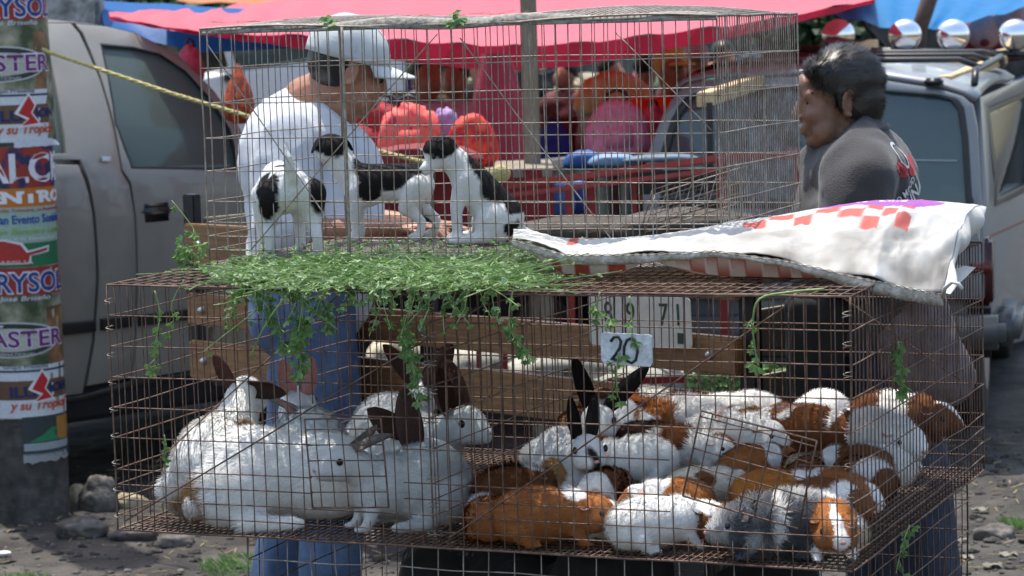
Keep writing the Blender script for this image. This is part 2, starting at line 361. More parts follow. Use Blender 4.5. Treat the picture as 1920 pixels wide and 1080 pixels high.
# ------------------------------------------------------------------ fur animals
def fur(parent, me, fn, n, ln, wd, flow, lift=.4, name='fur', clump=.5, keep=None, seed=1, short=None):
    """thin blades rooted on mesh me (parent's local space)"""
    r = np.random.default_rng(seed)
    me.calc_loop_triangles(); nt_ = len(me.loop_triangles); tr = np.empty(nt_*3, 'i'); me.loop_triangles.foreach_get('vertices', tr); tr = tr.reshape(-1, 3)
    co = getco(me); nn = np.empty(len(me.vertices)*3, 'f'); me.vertices.foreach_get('normal', nn); nn = nn.reshape(-1, 3)
    A, B, C = co[tr[:, 0]], co[tr[:, 1]], co[tr[:, 2]]; ar = np.linalg.norm(np.cross(B-A, C-A), axis=1)
    idx = r.choice(nt_, n, p=ar/ar.sum()); a, b = r.random(n), r.random(n); k = a+b > 1; a[k], b[k] = 1-a[k], 1-b[k]
    P = A[idx]+(B-A)[idx]*a[:, None]+(C-A)[idx]*b[:, None]; N = nn[tr[idx, 0]]; N = N/np.maximum(1e-6, np.linalg.norm(N, axis=1))[:, None]
    if keep is not None:
        m_ = np.array([keep(Vector(p)) for p in P]); P, N = P[m_], N[m_]; n = len(P)
    cl = np.array([noise.noise_vector(Vector(p)*38) for p in P])
    F_ = np.array([flow(Vector(p)) for p in P]); D = F_+cl*clump+r.normal(0, .22, (n, 3))
    D -= N*(D*N).sum(1)[:, None]; D /= np.maximum(1e-6, np.linalg.norm(D, axis=1))[:, None]
    D = D*(1-lift*.3)+N*(lift*(.6+.8*r.random(n)))[:, None]; D /= np.linalg.norm(D, axis=1)[:, None]
    Wd = np.cross(D, N); Wd /= np.maximum(1e-6, np.linalg.norm(Wd, axis=1))[:, None]
    L = ln*(.6+.8*r.random(n))[:, None]
    if short: L = L*np.clip(1-(P[:, 0:1]-short[0])/short[1], short[2], 1)
    v0, v1, v2 = P-Wd*wd-N*.001, P+Wd*wd-N*.001, P+D*L
    vs = np.stack([v0, v1, v2], 1).reshape(-1, 3); m2 = bpy.data.meshes.new(name)
    m2.vertices.add(3*n); m2.vertices.foreach_set('co', vs.astype('f').ravel()); m2.loops.add(3*n); m2.loops.foreach_set('vertex_index', np.arange(3*n, dtype='i'))
    m2.polygons.add(n); m2.polygons.foreach_set('loop_start', np.arange(0, 3*n, 3, dtype='i')); m2.update(); m2.validate()
    m2.polygons.foreach_set('use_smooth', np.ones(n, bool))
    cc = np.ones((n, 4), 'f'); tone = (.89+.22*r.random(n))
    for i in range(n): cc[i, :3] = fn(Vector(P[i]))
    cc[:, :3] = np.clip(cc[:, :3]*tone[:, None], 0, .9)
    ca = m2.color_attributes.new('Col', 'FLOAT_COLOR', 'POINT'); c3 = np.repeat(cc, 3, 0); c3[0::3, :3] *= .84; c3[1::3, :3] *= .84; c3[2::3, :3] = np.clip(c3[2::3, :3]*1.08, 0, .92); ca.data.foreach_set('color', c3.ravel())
    nl = N*.8+D*.25; nl /= np.linalg.norm(nl, axis=1)[:, None]
    m2.normals_split_custom_set([tuple(x) for x in np.repeat(nl, 3, 0)])
    o = link(name, m2, parent, M['furblade'], world=False); o['kind'] = 'stuff'; return o
WHT = (.84, .82, .78); CRM = (.62, .55, .42); ORG = (.33, .125, .042); BRN = (.17, .066, .028); TAN = (.36, .19, .075); BLK = (.016, .014, .014); GRY = (.10, .105, .115); DBR = (.065, .032, .022); LGY = (.42, .42, .41)
def spots(base, sp, seed=0, edge=.2):
    """sp: (centre, radius, colour)"""
    def fn(p):
        q = p+noise.noise_vector(p*22+V(seed, 0, 0))*.014; c = base
        for cc, r, col in sp:
            rr = r if hasattr(r, '__len__') else (r, r, r)
            d = ((q.x-cc[0])/rr[0])**2+((q.y-cc[1])/rr[1])**2+((q.z-cc[2])/rr[2])**2
            k = min(1, max(0, (1.12-d)/edge)); c = tuple(a*(1-k)+b*k for a, b in zip(c, col)) if k > 0 else c
        return c
    return fn
def leafear(mb, base, tip, side, wid, cup=.35, thick=.003, fold=0, n=12, m=8, round_=.6):
    """closed cupped leaf from base to tip; side = width direction"""
    base, tip = Vector(base), Vector(tip); ax = tip-base; L = ax.length; T = ax.normalized(); S = (Vector(side)-T*Vector(side).dot(T)).normalized(); N = T.cross(S)
    def row(i, off):
        t = i/n; w_ = wid*(math.sin(math.pi*min(1, (.16+.84*t))**.9)**round_ if t < 1 else .02)
        w_ = max(w_, .0008)
        return [base+T*(t*L)+N*(fold*L*t*t)+S*(w_*x)+N*(-cup*w_*(1-x*x)*1.2+off) for x in [(-1+2*j/m) for j in range(m+1)]]
    A = [row(i, 0) for i in range(n+1)]; B = [row(i, thick) for i in range(n+1)]
    k = m+1; s0 = len(mb.v); mb.grid(A); s1 = len(mb.v)
    mb.add([p for r in B for p in r], [(i*k+j, (i+1)*k+j, (i+1)*k+j+1, i*k+j+1) for i in range(n) for j in range(m)])
    bd = [i*k for i in range(n+1)]+[n*k+j for j in range(1, m+1)]+[i*k+m for i in range(n-1, -1, -1)]+[j for j in range(m-1, 0, -1)]
    for a, b in zip(bd, bd[1:]+bd[:1]): mb.f.append((s0+a, s1+a, s1+b, s0+b))
    return mb
def gp_body():
    b = MB()
    b.ell((-.025, 0, .056), (.098, .058, .054)); b.ell((.04, 0, .058), (.055, .05, .048)); b.ell((-.075, 0, .05), (.05, .054, .048))
    b.ell((.092, 0, .057), (.042, .036, .036)); b.ell((.122, 0, .047), (.024, .022, .022)); b.ell((.138, 0, .044), (.010, .012, .012))
    for s in (-1, 1):
        b.cap((.055, .032*s, .03), (.075, .034*s, .007), .014, .008); b.ell((.082, .034*s, .006), (.014, .007, .005))
        b.cap((-.06, .04*s, .03), (-.04, .045*s, .008), .022, .010); b.ell((-.03, .045*s, .006), (.02, .008, .005))
        b.ell((.092, .026*s, .046), (.026, .016, .022))
    return blob(b, .0055, 3, 'body')
def rab_body(pose='sit'):
    b = MB()
    if pose == 'sit':
        b.ell((-.05, 0, .10), (.13, .088, .098)); b.ell((.04, 0, .105), (.08, .07, .08)); b.ell((.09, 0, .10), (.05, .055, .07))
        b.cap((.09, 0, .13), (.14, 0, .165), .05, .042)
        hc = V(.165, 0, .17)
        for s in (-1, 1):
            b.ell((-.08, .06*s, .07), (.08, .04, .068)); b.cap((-.03, .075*s, .015), (.06, .07*s, .012), .018, .012)
            b.cap((.09, .032*s, .08), (.12, .034*s, .012), .024, .013); b.ell((.135, .034*s, .011), (.022, .012, .010))
        b.ell((-.185, 0, .06), (.03, .026, .03))
    else:
        b.ell((-.10, 0, .085), (.15, .095, .085)); b.ell((.03, 0, .08), (.13, .08, .076)); b.ell((.14, 0, .08), (.07, .062, .068))
        b.cap((.14, 0, .09), (.20, 0, .10), .05, .042)
        hc = V(.23, 0, .10)
        for s in (-1, 1):
            b.ell((-.13, .06*s, .065), (.09, .045, .064)); b.cap((-.10, .095*s, .014), (.0, .09*s, .012), .018, .012)
            b.cap((.12, .05*s, .05), (.20, .055*s, .012), .024, .013)
        b.ell((-.25, 0, .06), (.03, .026, .03))
    b.ell(hc, (.056, .042, .045)); b.ell(hc+V(.036, 0, -.012), (.032, .03, .03)); b.ell(hc+V(.058, 0, -.018), (.018, .02, .02))
    for s in (-1, 1): b.ell(hc+V(.015, .022*s, -.014), (.03, .022, .026))
    return blob(b, .008, 3, 'body'), hc
GP = gp_body(); RS, RSH = rab_body('sit'); RL, RLH = rab_body('lie')
def place(e, loc, yaw, sc_=1, tilt=(0, 0)):
    e.location = loc; e.rotation_euler = (tilt[0], tilt[1], yaw); e.scale = (sc_,)*3
def keepin(e, me, s, yaw, u0, u1, v0=.006, v1=CDP-.006):
    """shift a placed animal so that it stays inside the wires"""
    a = getco(me)*np.array(e.scale); c_, s_ = math.cos(yaw), math.sin(yaw); x = a[:, 0]*c_-a[:, 1]*s_+e.location.x-FR.x; y = a[:, 0]*s_+a[:, 1]*c_+e.location.y-FR.y
    uu = x*U.x+y*U.y; vv = x*W_.x+y*W_.y; du = max(0, u0-uu.min())-max(0, uu.max()-u1); dv = max(0, v0-vv.min())-max(0, vv.max()-v1)
    e.location = e.location+U*float(du)+W_*float(dv)
def backflow(p): return V(-1, 0, -.15)
GPL = []
def gpig(*a, **k): GPL.append((a, k))
def gpig_(cuv, lift, px, py, z, yaw, label, fn, s=1.05, n=5200, ln=.0125, clump=.4, earcol=None, tilt=(0, 0), eyes=True, dz=.06, width=.0011, wild=False):
    z = FLR+lift; q = cg(cuv[0], cuv[1], 0); c = V(q.x, q.y, 0)
    e = empty('guinea_pig', (0, 0, 0), label, 'guinea pig', 'guinea pigs crowded in the rusty cage'); place(e, V(c.x, c.y, z), yaw, s, tilt)
    s *= .75; e.scale = (s*.94, s*1.0, s*1.04)
    me = GP.copy(); keepin(e, me, s, yaw, .006, .83); setcol(me, fn); link('body', me, e, M['fur'], world=False)
    for sd_ in (-1, 1):
        mb = MB(); leafear(mb, (.072, .024*sd_, .080), (.070, .046*sd_, .072), (1, 0, -.3), .014, .3, .002)
        em = mb.me('ear'); o = link('ear', em, e, earcol or M['pinkskin'], True, world=False)
        if eyes: mb = MB(); mb.ell((.108, .0315*sd_, .062), (.0058, .004, .0058), 12, 8); link('eye', mb.me('eye'), e, M['eye'], True, world=False)
    mb = MB(); mb.ell((.147, 0, .046), (.003, .006, .004), 8, 6); link('nose', mb.me('nose'), e, M['pinkskin'], True, world=False)
    fl = backflow if not wild else (lambda p: V(-.6, 0, 0)+noise.noise_vector(p*14)*1.6)
    kp = lambda p: (p-V(.108, .0315, .062)).length > .008 and (p-V(.108, -.0315, .062)).length > .008
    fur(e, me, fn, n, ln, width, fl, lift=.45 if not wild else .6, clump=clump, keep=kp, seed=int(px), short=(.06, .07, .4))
    return e
def rabbit(px, py, yaw, label, fn, pose='sit', s=1.0, ears=((V(-.25, .25, 1), .13), (V(-.25, -.25, 1), .13)), earc=None, innerc=None, n=13000, dz=.09, ln=.016, tilt=(0, 0), wear=.019, eside=None):
    c = onz(px, py, FLR+dz)
    e = empty('rabbit', (0, 0, 0), label, 'rabbit', 'rabbits in the left half of the rusty cage'); place(e, V(c.x, c.y, FLR+.12*math.sin(-tilt[1])), yaw, s, tilt)
    src, hc = (RS, RSH) if pose == 'sit' else (RL, RLH)
    s *= .80; e.scale = (s, s, s*1.04)
    me = src.copy(); keepin(e, me, s, yaw, (.875 if pose == 'lie' else .845) if px < 860 else .006, CW-.01 if px < 860 else .83); setcol(me, fn); link('body', me, e, M['fur'], world=False)
    for k, (d, L) in enumerate(ears):
        sy = 1 if k == 0 else -1; b0 = hc+V(-.028, .018*sy, .03); mb = MB()
        leafear(mb, b0, b0+d.normalized()*L, eside or V(.15, sy, 0), wear, .75, .003, fold=.06, n=14, m=8, round_=.55)
        em = mb.me('ear'); ec = earc or BLK; ic = innerc or (.16, .07, .055); nv = len(em.vertices)//2
        ca = em.color_attributes.new('Col', 'FLOAT_COLOR', 'POINT'); cc = np.ones((nv*2, 4), 'f'); cc[:nv, :3] = ec; cc[nv:, :3] = ic
        if sy < 0: cc[:nv, :3] = ic; cc[nv:, :3] = ec
        ca.data.foreach_set('color', cc.ravel()); o = link('ear', em, e, M['ear'], True, world=False)
    for sy in (-1, 1):
        mb = MB(); mb.ell(hc+V(.022, .040*sy, .010), (.009, .006, .009), 12, 8); link('eye', mb.me('eye'), e, M['eye'], True, world=False)
    mb = MB(); mb.ell(hc+V(.076, 0, -.012), (.003, .007, .004), 8, 6); link('nose', mb.me('nose'), e, M['pinkskin'], True, world=False)
    kp = lambda p: min((p-(hc+V(.022, .040*q, .010))).length for q in (-1, 1)) > .012
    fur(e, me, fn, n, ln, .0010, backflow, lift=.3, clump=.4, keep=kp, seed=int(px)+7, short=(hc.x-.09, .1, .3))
    return e
FLR = BOTZ+.003
R_, L_, TW, AW = 0, math.pi, -math.pi/2, math.pi/2    # screen right, left, towards, away
d2 = math.radians
# guinea pigs, front row first
gpig(968, 1000, 0, d2(-8), 'orange brown guinea pig with a white cheek stripe, front row beside the divider', spots(ORG, [((.11, .02, .05), (.05, .008, .06), WHT), ((.135, 0, .03), (.035, .03, .022), WHT), ((.055, -.02, .11), (.03, .05, .03), WHT), ((.15, 0, .05), .02, WHT)], 1), 1.32)
gpig(1178, 1010, 0, d2(14), 'white guinea pig with one dark ear, front row next to the grey one', spots(WHT, [((.13, 0, .04), .022, CRM)], 2), 1.22, earcol=M['darkskin'], n=5200)
gpig(1390, 1035, 0, d2(184), 'long haired grey guinea pig with white flecks, front row', spots(GRY, [((.13, 0, .05), (.035, .04, .05), LGY), ((.015, .03, .06), (.012, .08, .05), WHT), ((-.06, 0, .105), (.07, .04, .02), LGY), ((.05, 0, .03), (.03, .09, .03), LGY)], 3, .7), 1.36, n=11000, ln=.021, clump=.8, earcol=M['darkskin'], width=.0013, wild=True)
gpig(1582, 1012, 0, d2(-84), 'orange guinea pig facing out with a broad white blaze, at the right front corner', spots(ORG, [((.11, 0, .07), (.06, .012, .05), WHT), ((.145, 0, .045), .02, WHT), ((-.03, 0, .08), (.055, .08, .06), WHT), ((.06, .0, .015), (.05, .07, .022), WHT)], 4), 1.3, n=6000, earcol=mat('orange_ear', (.25, .09, .03), .7))
gpig(1255, 962, 0, d2(170), 'brown rumped guinea pig squeezed between the white and the grey ones', spots(ORG, [((.05, 0, .09), (.06, .07, .04), WHT)], 5), 1.0)
gpig(1330, 975, 0, d2(-20), 'guinea pig with a small white muzzle peeping over the grey one', spots(BRN, [((.12, 0, .05), .045, WHT), ((.0, 0, .1), (.03, .08, .03), WHT)], 6), 1.0)
gpig(1480, 955, 0, d2(-10), 'smooth tan guinea pig behind the grey one', spots((.36, .14, .035), [((.06, 0, .10), (.03, .05, .02), WHT), ((.10, 0, .06), (.03, .05, .03), BRN)], 7), 1.15)
gpig(1570, 985, 0, d2(200), 'white backed guinea pig pressed against the one with the blaze', spots(ORG, [((-.02, 0, .1), (.10, .06, .04), WHT)], 8), 1.0)
gpig(955, 925, 0, d2(30), 'shaggy red brown guinea pig behind the front row, near the divider', spots(BRN, [((.06, 0, .1), (.03, .03, .03), WHT)], 9), 1.0, wild=True, ln=.024)
gpig(1045, 905, 0, d2(160), 'white faced shaggy guinea pig in the second row near the divider', spots(BRN, [((.08, 0, .07), (.06, .06, .05), WHT), ((.0, 0, .1), (.02, .06, .03), CRM)], 10), 1.05, wild=True, ln=.022)
gpig(1185, 915, 0, d2(192), 'white guinea pig with a brown chin, in the second row', spots(WHT, [((.09, 0, .03), (.05, .06, .025), BRN), ((.08, -.03, .075), (.012, .02, .012), BRN)], 11), 1.15)
gpig(1325, 945, 0, d2(20), 'cream guinea pig with a small brown patch, second row', spots((.66, .61, .5), [((-.02, -.05, .09), .02, BRN), ((.12, 0, .05), .04, ORG)], 12), 1.1)
gpig(1380, 880, 0, d2(-25), 'big white guinea pig with a black eye in the middle of the crowd', spots(WHT, [((-.02, 0, .09), (.02, .04, .03), (.5, .36, .33))], 13), 1.25, n=5200, earcol=M['darkskin'])
gpig(1560, 880, 0, d2(-32), 'large chestnut guinea pig with a white stripe over its shoulder', spots(BRN, [((.035, 0, .1), (.014, .06, .05), WHT), ((.13, 0, .05), (.04, .03, .03), ORG), ((-.09, 0, .1), (.03, .04, .03), WHT)], 14), 1.35, n=5600)
gpig(1245, 845, 0, d2(200), 'tousled white and ginger guinea pig in the third row', spots(WHT, [((.06, 0, .06), (.05, .07, .06), ORG), ((-.02, .0, .04), (.03, .08, .03), ORG)], 15), 1.15, n=6000, ln=.028, wild=True)
gpig(1125, 850, 0, d2(150), 'dark brown guinea pig in the third row', spots(DBR, [], 16), 1.1)
gpig(1175, 815, 0, d2(-30), 'dark red shaggy guinea pig behind the brown one', spots((.2, .06, .022), [], 17), 1.0, ln=.026, wild=True)
gpig(1365, 800, 0, d2(185), 'white guinea pig with a brown face in the back row', spots(WHT, [((.10, 0, .03), (.05, .05, .04), BRN)], 18), 1.1)
gpig(1345, 835, 0, d2(170), 'white humped guinea pig with ginger tufts, third row', spots(WHT, [((.11, 0, .05), (.05, .05, .04), ORG)], 19), 1.05, ln=.02)
gpig(1575, 815, 0, d2(-120), 'white guinea pig with a dark ringed eye in the back row', spots(WHT, [((.105, .03, .062), .017, BLK), ((.105, -.03, .062), .017, BLK)], 20), 1.2)
gpig(1492, 835, 0, d2(150), 'dusty pink and white guinea pig in the back row', spots((.34, .19, .15), [((.1, 0, .06), (.05, .05, .05), WHT)], 21), 1.05)
gpig(1435, 818, 0, d2(70), 'small tan guinea pig in the back row', spots(TAN, [((.0, 0, .1), (.03, .06, .03), CRM)], 22), .85)
gpig(1695, 892, 0, d2(-62), 'plain white guinea pig against the right side of the cage', spots(WHT, [], 23), 1.35, n=6000)
gpig(1762, 850, 0, d2(-28), 'brown guinea pig with white bands in the far right corner', spots(BRN, [((.0, 0, .08), (.035, .09, .09), WHT), ((.115, 0, .07), (.03, .012, .05), WHT)], 24), 1.35, n=5600)
gpig(1640, 965, 0, d2(-45), 'white and rust guinea pig behind the corner wires', spots(BRN, [((.06, 0, .06), (.02, .08, .08), WHT), ((-.05, .04, .06), (.04, .05, .05), WHT)], 25), 1.05)
gpig(1105, 800, 0, d2(120), 'white guinea pig with dark ears below the black eared rabbit', spots((.66, .66, .6), [((.06, .04, .08), .03, BRN)], 26), 1.15, earcol=M['darkskin'])
gpig(905, 850, 0, d2(160), 'white and brown guinea pig behind the divider', spots(WHT, [((-.03, 0, .08), (.05, .06, .04), TAN)], 27), 1.1)
for px, py, yw, lab, fn_, sc_, kw in (
 (1010, 868, 200, 'cream and brown guinea pig below the black eared rabbit, in front of the brown one', spots(CRM, [((.07, 0, .07), (.06, .07, .04), BRN)], 51), 1.0, {}),
 (1085, 955, 150, 'white guinea pig with ginger cheeks wedged behind the orange one', spots(WHT, [((.10, .02, .05), (.04, .03, .04), ORG), ((-.05, 0, .09), (.04, .05, .03), ORG)], 52), 1.05, {}),
 (1420, 922, 30, 'ginger and white guinea pig beside the smooth tan one', spots(ORG, [((.02, 0, .08), (.03, .09, .06), WHT)], 53), 1.05, {}),
 (1285, 885, -20, 'white guinea pig with a chestnut saddle, centre of the second row', spots(WHT, [((-.02, 0, .09), (.05, .08, .04), BRN), ((.1, 0, .06), (.04, .02, .04), ORG)], 54), 1.1, dict(ln=.02, wild=True)),
 (1645, 845, 200, 'rust coloured guinea pig by the back of the right side wires', spots((.24, .085, .03), [((.09, 0, .06), (.02, .06, .05), WHT)], 55), 1.1, {}),
 (1608, 925, 160, 'brown guinea pig with a white collar behind the one with the blaze', spots(BRN, [((.05, 0, .08), (.02, .07, .07), WHT)], 56), 1.05, {}),
 (1215, 880, 40, 'dark chestnut guinea pig in the second row with a cream chest', spots(DBR, [((.08, 0, .03), (.06, .05, .03), CRM)], 57), 1.0, {}),
 (1450, 862, 10, 'ginger guinea pig with a white nose in the third row', spots(ORG, [((.13, 0, .05), .035, WHT), ((-.03, 0, .1), (.02, .05, .03), WHT)], 58), 1.05, {}),
 (1720, 935, 120, 'brown and white guinea pig low against the right side wires', spots(BRN, [((-.05, 0, .07), (.05, .08, .06), WHT)], 59), .95, {}),
 (1300, 800, 30, 'brown guinea pig in the back row beside the white one with a brown face', spots(BRN, [((-.08, 0, .07), (.04, .05, .05), WHT)], 60), 1.05, dict(ln=.02, wild=True)),
 (1420, 780, 200, 'white guinea pig sitting highest against the back wires', spots(WHT, [((.1, 0, .08), (.03, .05, .02), BRN)], 61), 1.0, {}),
 (905, 955, 100, 'ginger guinea pig with its back to the camera behind the orange one', spots(ORG, [((.03, 0, .1), (.03, .06, .03), WHT)], 63), 1.0, {}),
 (965, 905, 170, 'white and tan guinea pig in the second row below the upright black ears', spots(WHT, [((-.04, 0, .08), (.05, .08, .05), TAN)], 64), 1.0, {}),
 (1130, 930, 60, 'brown guinea pig with a white rump between the white ones', spots(BRN, [((-.08, 0, .07), (.04, .07, .05), WHT)], 65), .95, {}),
 (1520, 930, 100, 'chestnut and cream guinea pig tucked under the large striped one', spots(BRN, [((.0, 0, .09), (.04, .06, .03), CRM)], 66), .95, {}),
 (1385, 845, 60, 'tan guinea pig with a white back stripe in the third row', spots(TAN, [((.0, 0, .1), (.12, .02, .03), WHT)], 67), 1.0, {}),
 (1180, 775, 190, 'ginger guinea pig highest in the back row behind the shaggy red one', spots(ORG, [((.11, 0, .05), (.04, .04, .04), WHT)], 68), 1.0, {}),
 (1672, 1000, 135, 'small cream guinea pig in the right corner beside the one with the blaze', spots(CRM, [((-.06, 0, .08), (.05, .06, .05), WHT)], 70), 1.0, {}),
 (1705, 965, -50, 'orange guinea pig with a white rump pressed on the right side wires', spots(ORG, [((-.08, 0, .07), (.05, .07, .06), WHT), ((.12, 0, .06), (.04, .015, .04), WHT)], 71), 1.1, {}),
 (1755, 925, 130, 'white guinea pig with brown ears and cheeks low by the far right wires', spots(WHT, [((.09, .0, .06), (.03, .06, .04), BRN)], 72), 1.0, {}),
 (875, 905, -60, 'small white guinea pig squeezed against the divider', spots(WHT, [((.1, 0, .07), (.03, .03, .03), LGY)], 62), .95, {})):
    gpig(px, py, 0, d2(yw), lab, fn_, sc_, **kw)
def seg(p, yaw, h): d = np.array((math.cos(yaw), math.sin(yaw)))*h; return p-d, p+d
def closest(a0, a1, b0, b1):
    best = None
    for t in np.linspace(0, 1, 5):
        p = a0+(a1-a0)*t
        for r in np.linspace(0, 1, 5):
            q = b0+(b1-b0)*r; d = np.hypot(*(p-q))
            if best is None or d < best[0]: best = (d, p, q)
    return best
pos = []
for a, k in GPL:
    c = onz(a[0], a[1], FLR+.055); pos.append(np.array((c.x, c.y)))
U2, W2, F2 = np.array((U.x, U.y)), np.array((W_.x, W_.y)), np.array((FR.x, FR.y)); tgt = [p.copy() for p in pos]
for it in range(70):
    for i in range(len(pos)):
        for j in range(i+1, len(pos)):
            if np.hypot(*(pos[i]-pos[j])) > .3: continue
            si, sj = (GPL[i][0][6] if len(GPL[i][0]) > 6 else 1.05), (GPL[j][0][6] if len(GPL[j][0]) > 6 else 1.05)
            d, p, q = closest(*seg(pos[i], GPL[i][0][3], .050*si), *seg(pos[j], GPL[j][0][3], .050*sj)); need = .031*(si+sj)
            if d < need:
                n_ = (p-q)/max(d, 1e-4); wi, wj = (0 if i < 4 else .4), (0 if j < 4 else .4); pos[i] = pos[i]+n_*(need-d)*wi; pos[j] = pos[j]-n_*(need-d)*wj
    for i in range(len(pos)):
        pos[i] = pos[i]+(tgt[i]-pos[i])*.06; u, v = (pos[i]-F2)@U2, (pos[i]-F2)@W2; u = min(.775 if i > 3 else .72, max(.05, u)); v = min(1.0, max(.065 if i > 3 else .05, v)); pos[i] = F2+U2*u+W2*v
for i, (a, k) in enumerate(GPL):
    u, v = (pos[i]-F2)@U2, (pos[i]-F2)@W2
    gpig_((u, v), (0, .034, .06, .072)[0 if v < .16 else 1 if v < .34 else 2 if v < .6 else 3], *a, **k)
# rabbits
rabbit(300, 925, d2(74), 'white rabbit with tan smudges hunched in the left front corner', spots(WHT, [((-.15, 0, .05), (.07, .09, .05), TAN), ((.02, -.06, .15), (.05, .05, .025), TAN), ((.05, -.06, .05), (.04, .03, .04), TAN)], 31, .8), s=1.2, tilt=(0, -.22), ears=((V(-.1, .3, 1), .085), (V(.1, -.9, -.15), .09)), earc=(.07, .038, .03), innerc=(.12, .06, .05), n=17000)
rabbit(585, 965, d2(-4), 'long white rabbit stretched along the wires at the left front', spots(WHT, [((.30, 0, .07), (.045, .05, .04), TAN), ((.25, -.04, .11), (.02, .02, .02), BLK), ((-.2, -.08, .05), (.05, .03, .05), TAN)], 32, .7), 'lie', 1.38, ears=((V(-.95, .3, .62), .115), (V(-.12, -.1, .95), .11)), earc=DBR, innerc=(.09, .048, .042), eside=V(1, -.3, .5), n=22000, dz=.09, wear=.027)
rabbit(575, 850, d2(100), 'white rabbit with a dark smudge, its pink ears upright, in the left middle', spots((.66, .68, .68), [((-.12, .02, .13), (.05, .06, .035), BLK), ((-.16, 0, .06), (.03, .05, .03), LGY)], 33, .9), s=1.25, ears=((V(-.2, .2, 1), .085), (V(-.1, -.2, 1), .08)), earc=WHT, innerc=(.5, .26, .23), dz=.1)
rabbit(775, 850, d2(-40), 'grey white rabbit with big brown ears near the divider', spots((.6, .61, .6), [((-.05, 0, .12), (.09, .1, .06), (.3, .3, .3)), ((.19, 0, .13), .02, LGY)], 34, .9), s=1.15, ears=((V(-.55, .25, 1), .13), (V(.0, -.5, 1), .115)), earc=DBR, innerc=(.1, .05, .045), wear=.032)
rabbit(745, 800, d2(60), 'white rabbit behind with long dark ears spread wide', spots((.68, .68, .66), [], 35), s=1.05, ears=((V(-.1, .9, 1), .14), (V(-.3, -.9, 1), .15)), earc=DBR, innerc=(.09, .045, .035), wear=.032)
rabbit(935, 870, d2(-75), 'white rabbit with upright black ears and a dark nose, just right of the divider', spots((.68, .68, .68), [((.215, 0, .15), (.03, .018, .04), BLK)], 36, .5), s=1.0, ears=((V(-.25, .22, 1), .11), (V(-.1, -.16, 1), .105)), earc=BLK, innerc=(.05, .03, .03), wear=.018)
rabbit(1020, 815, d2(80), 'sandy brown rabbit in the middle back', spots((.25, .13, .06), [((-.15, 0, .1), (.05, .08, .06), TAN)], 37), s=1.15, ears=((V(-.9, .2, .2), .09), (V(-.9, -.2, .2), .09)), earc=BRN, dz=.12)
rabbit(1120, 775, d2(-100), 'white faced rabbit at the back with black ears in a wide V', spots((.66, .66, .65), [((.13, 0, .22), (.04, .05, .025), BLK)], 38, .5), s=1.15, ears=((V(-.1, 1.0, 1), .135), (V(-.1, -.35, 1), .12)), earc=BLK, innerc=(.05, .035, .035), dz=.16, wear=.02)
rabbit(790, 905, d2(205), 'white rabbit facing left against the front wires, nearest the divider', spots((.6, .6, .58), [((-.08, 0, .13), (.1, .1, .05), (.26, .25, .24)), ((.0, 0, .15), (.05, .06, .04), (.3, .29, .28))], 39, .8), s=1.0, ears=((V(-1, .3, .45), .1), (V(-1, -.3, .45), .1)), earc=(.2, .17, .15), innerc=(.3, .17, .15))
rabbit(480, 870, d2(20), 'white rabbit at the back left, between the hunched one and the pink eared one', spots((.7, .7, .68), [((.16, 0, .2), (.04, .03, .02), LGY)], 40, .8), s=1.05, ears=((V(-1, .3, .7), .1), (V(-1, -.3, .7), .1)), earc=(.3, .26, .24), innerc=(.42, .24, .22))
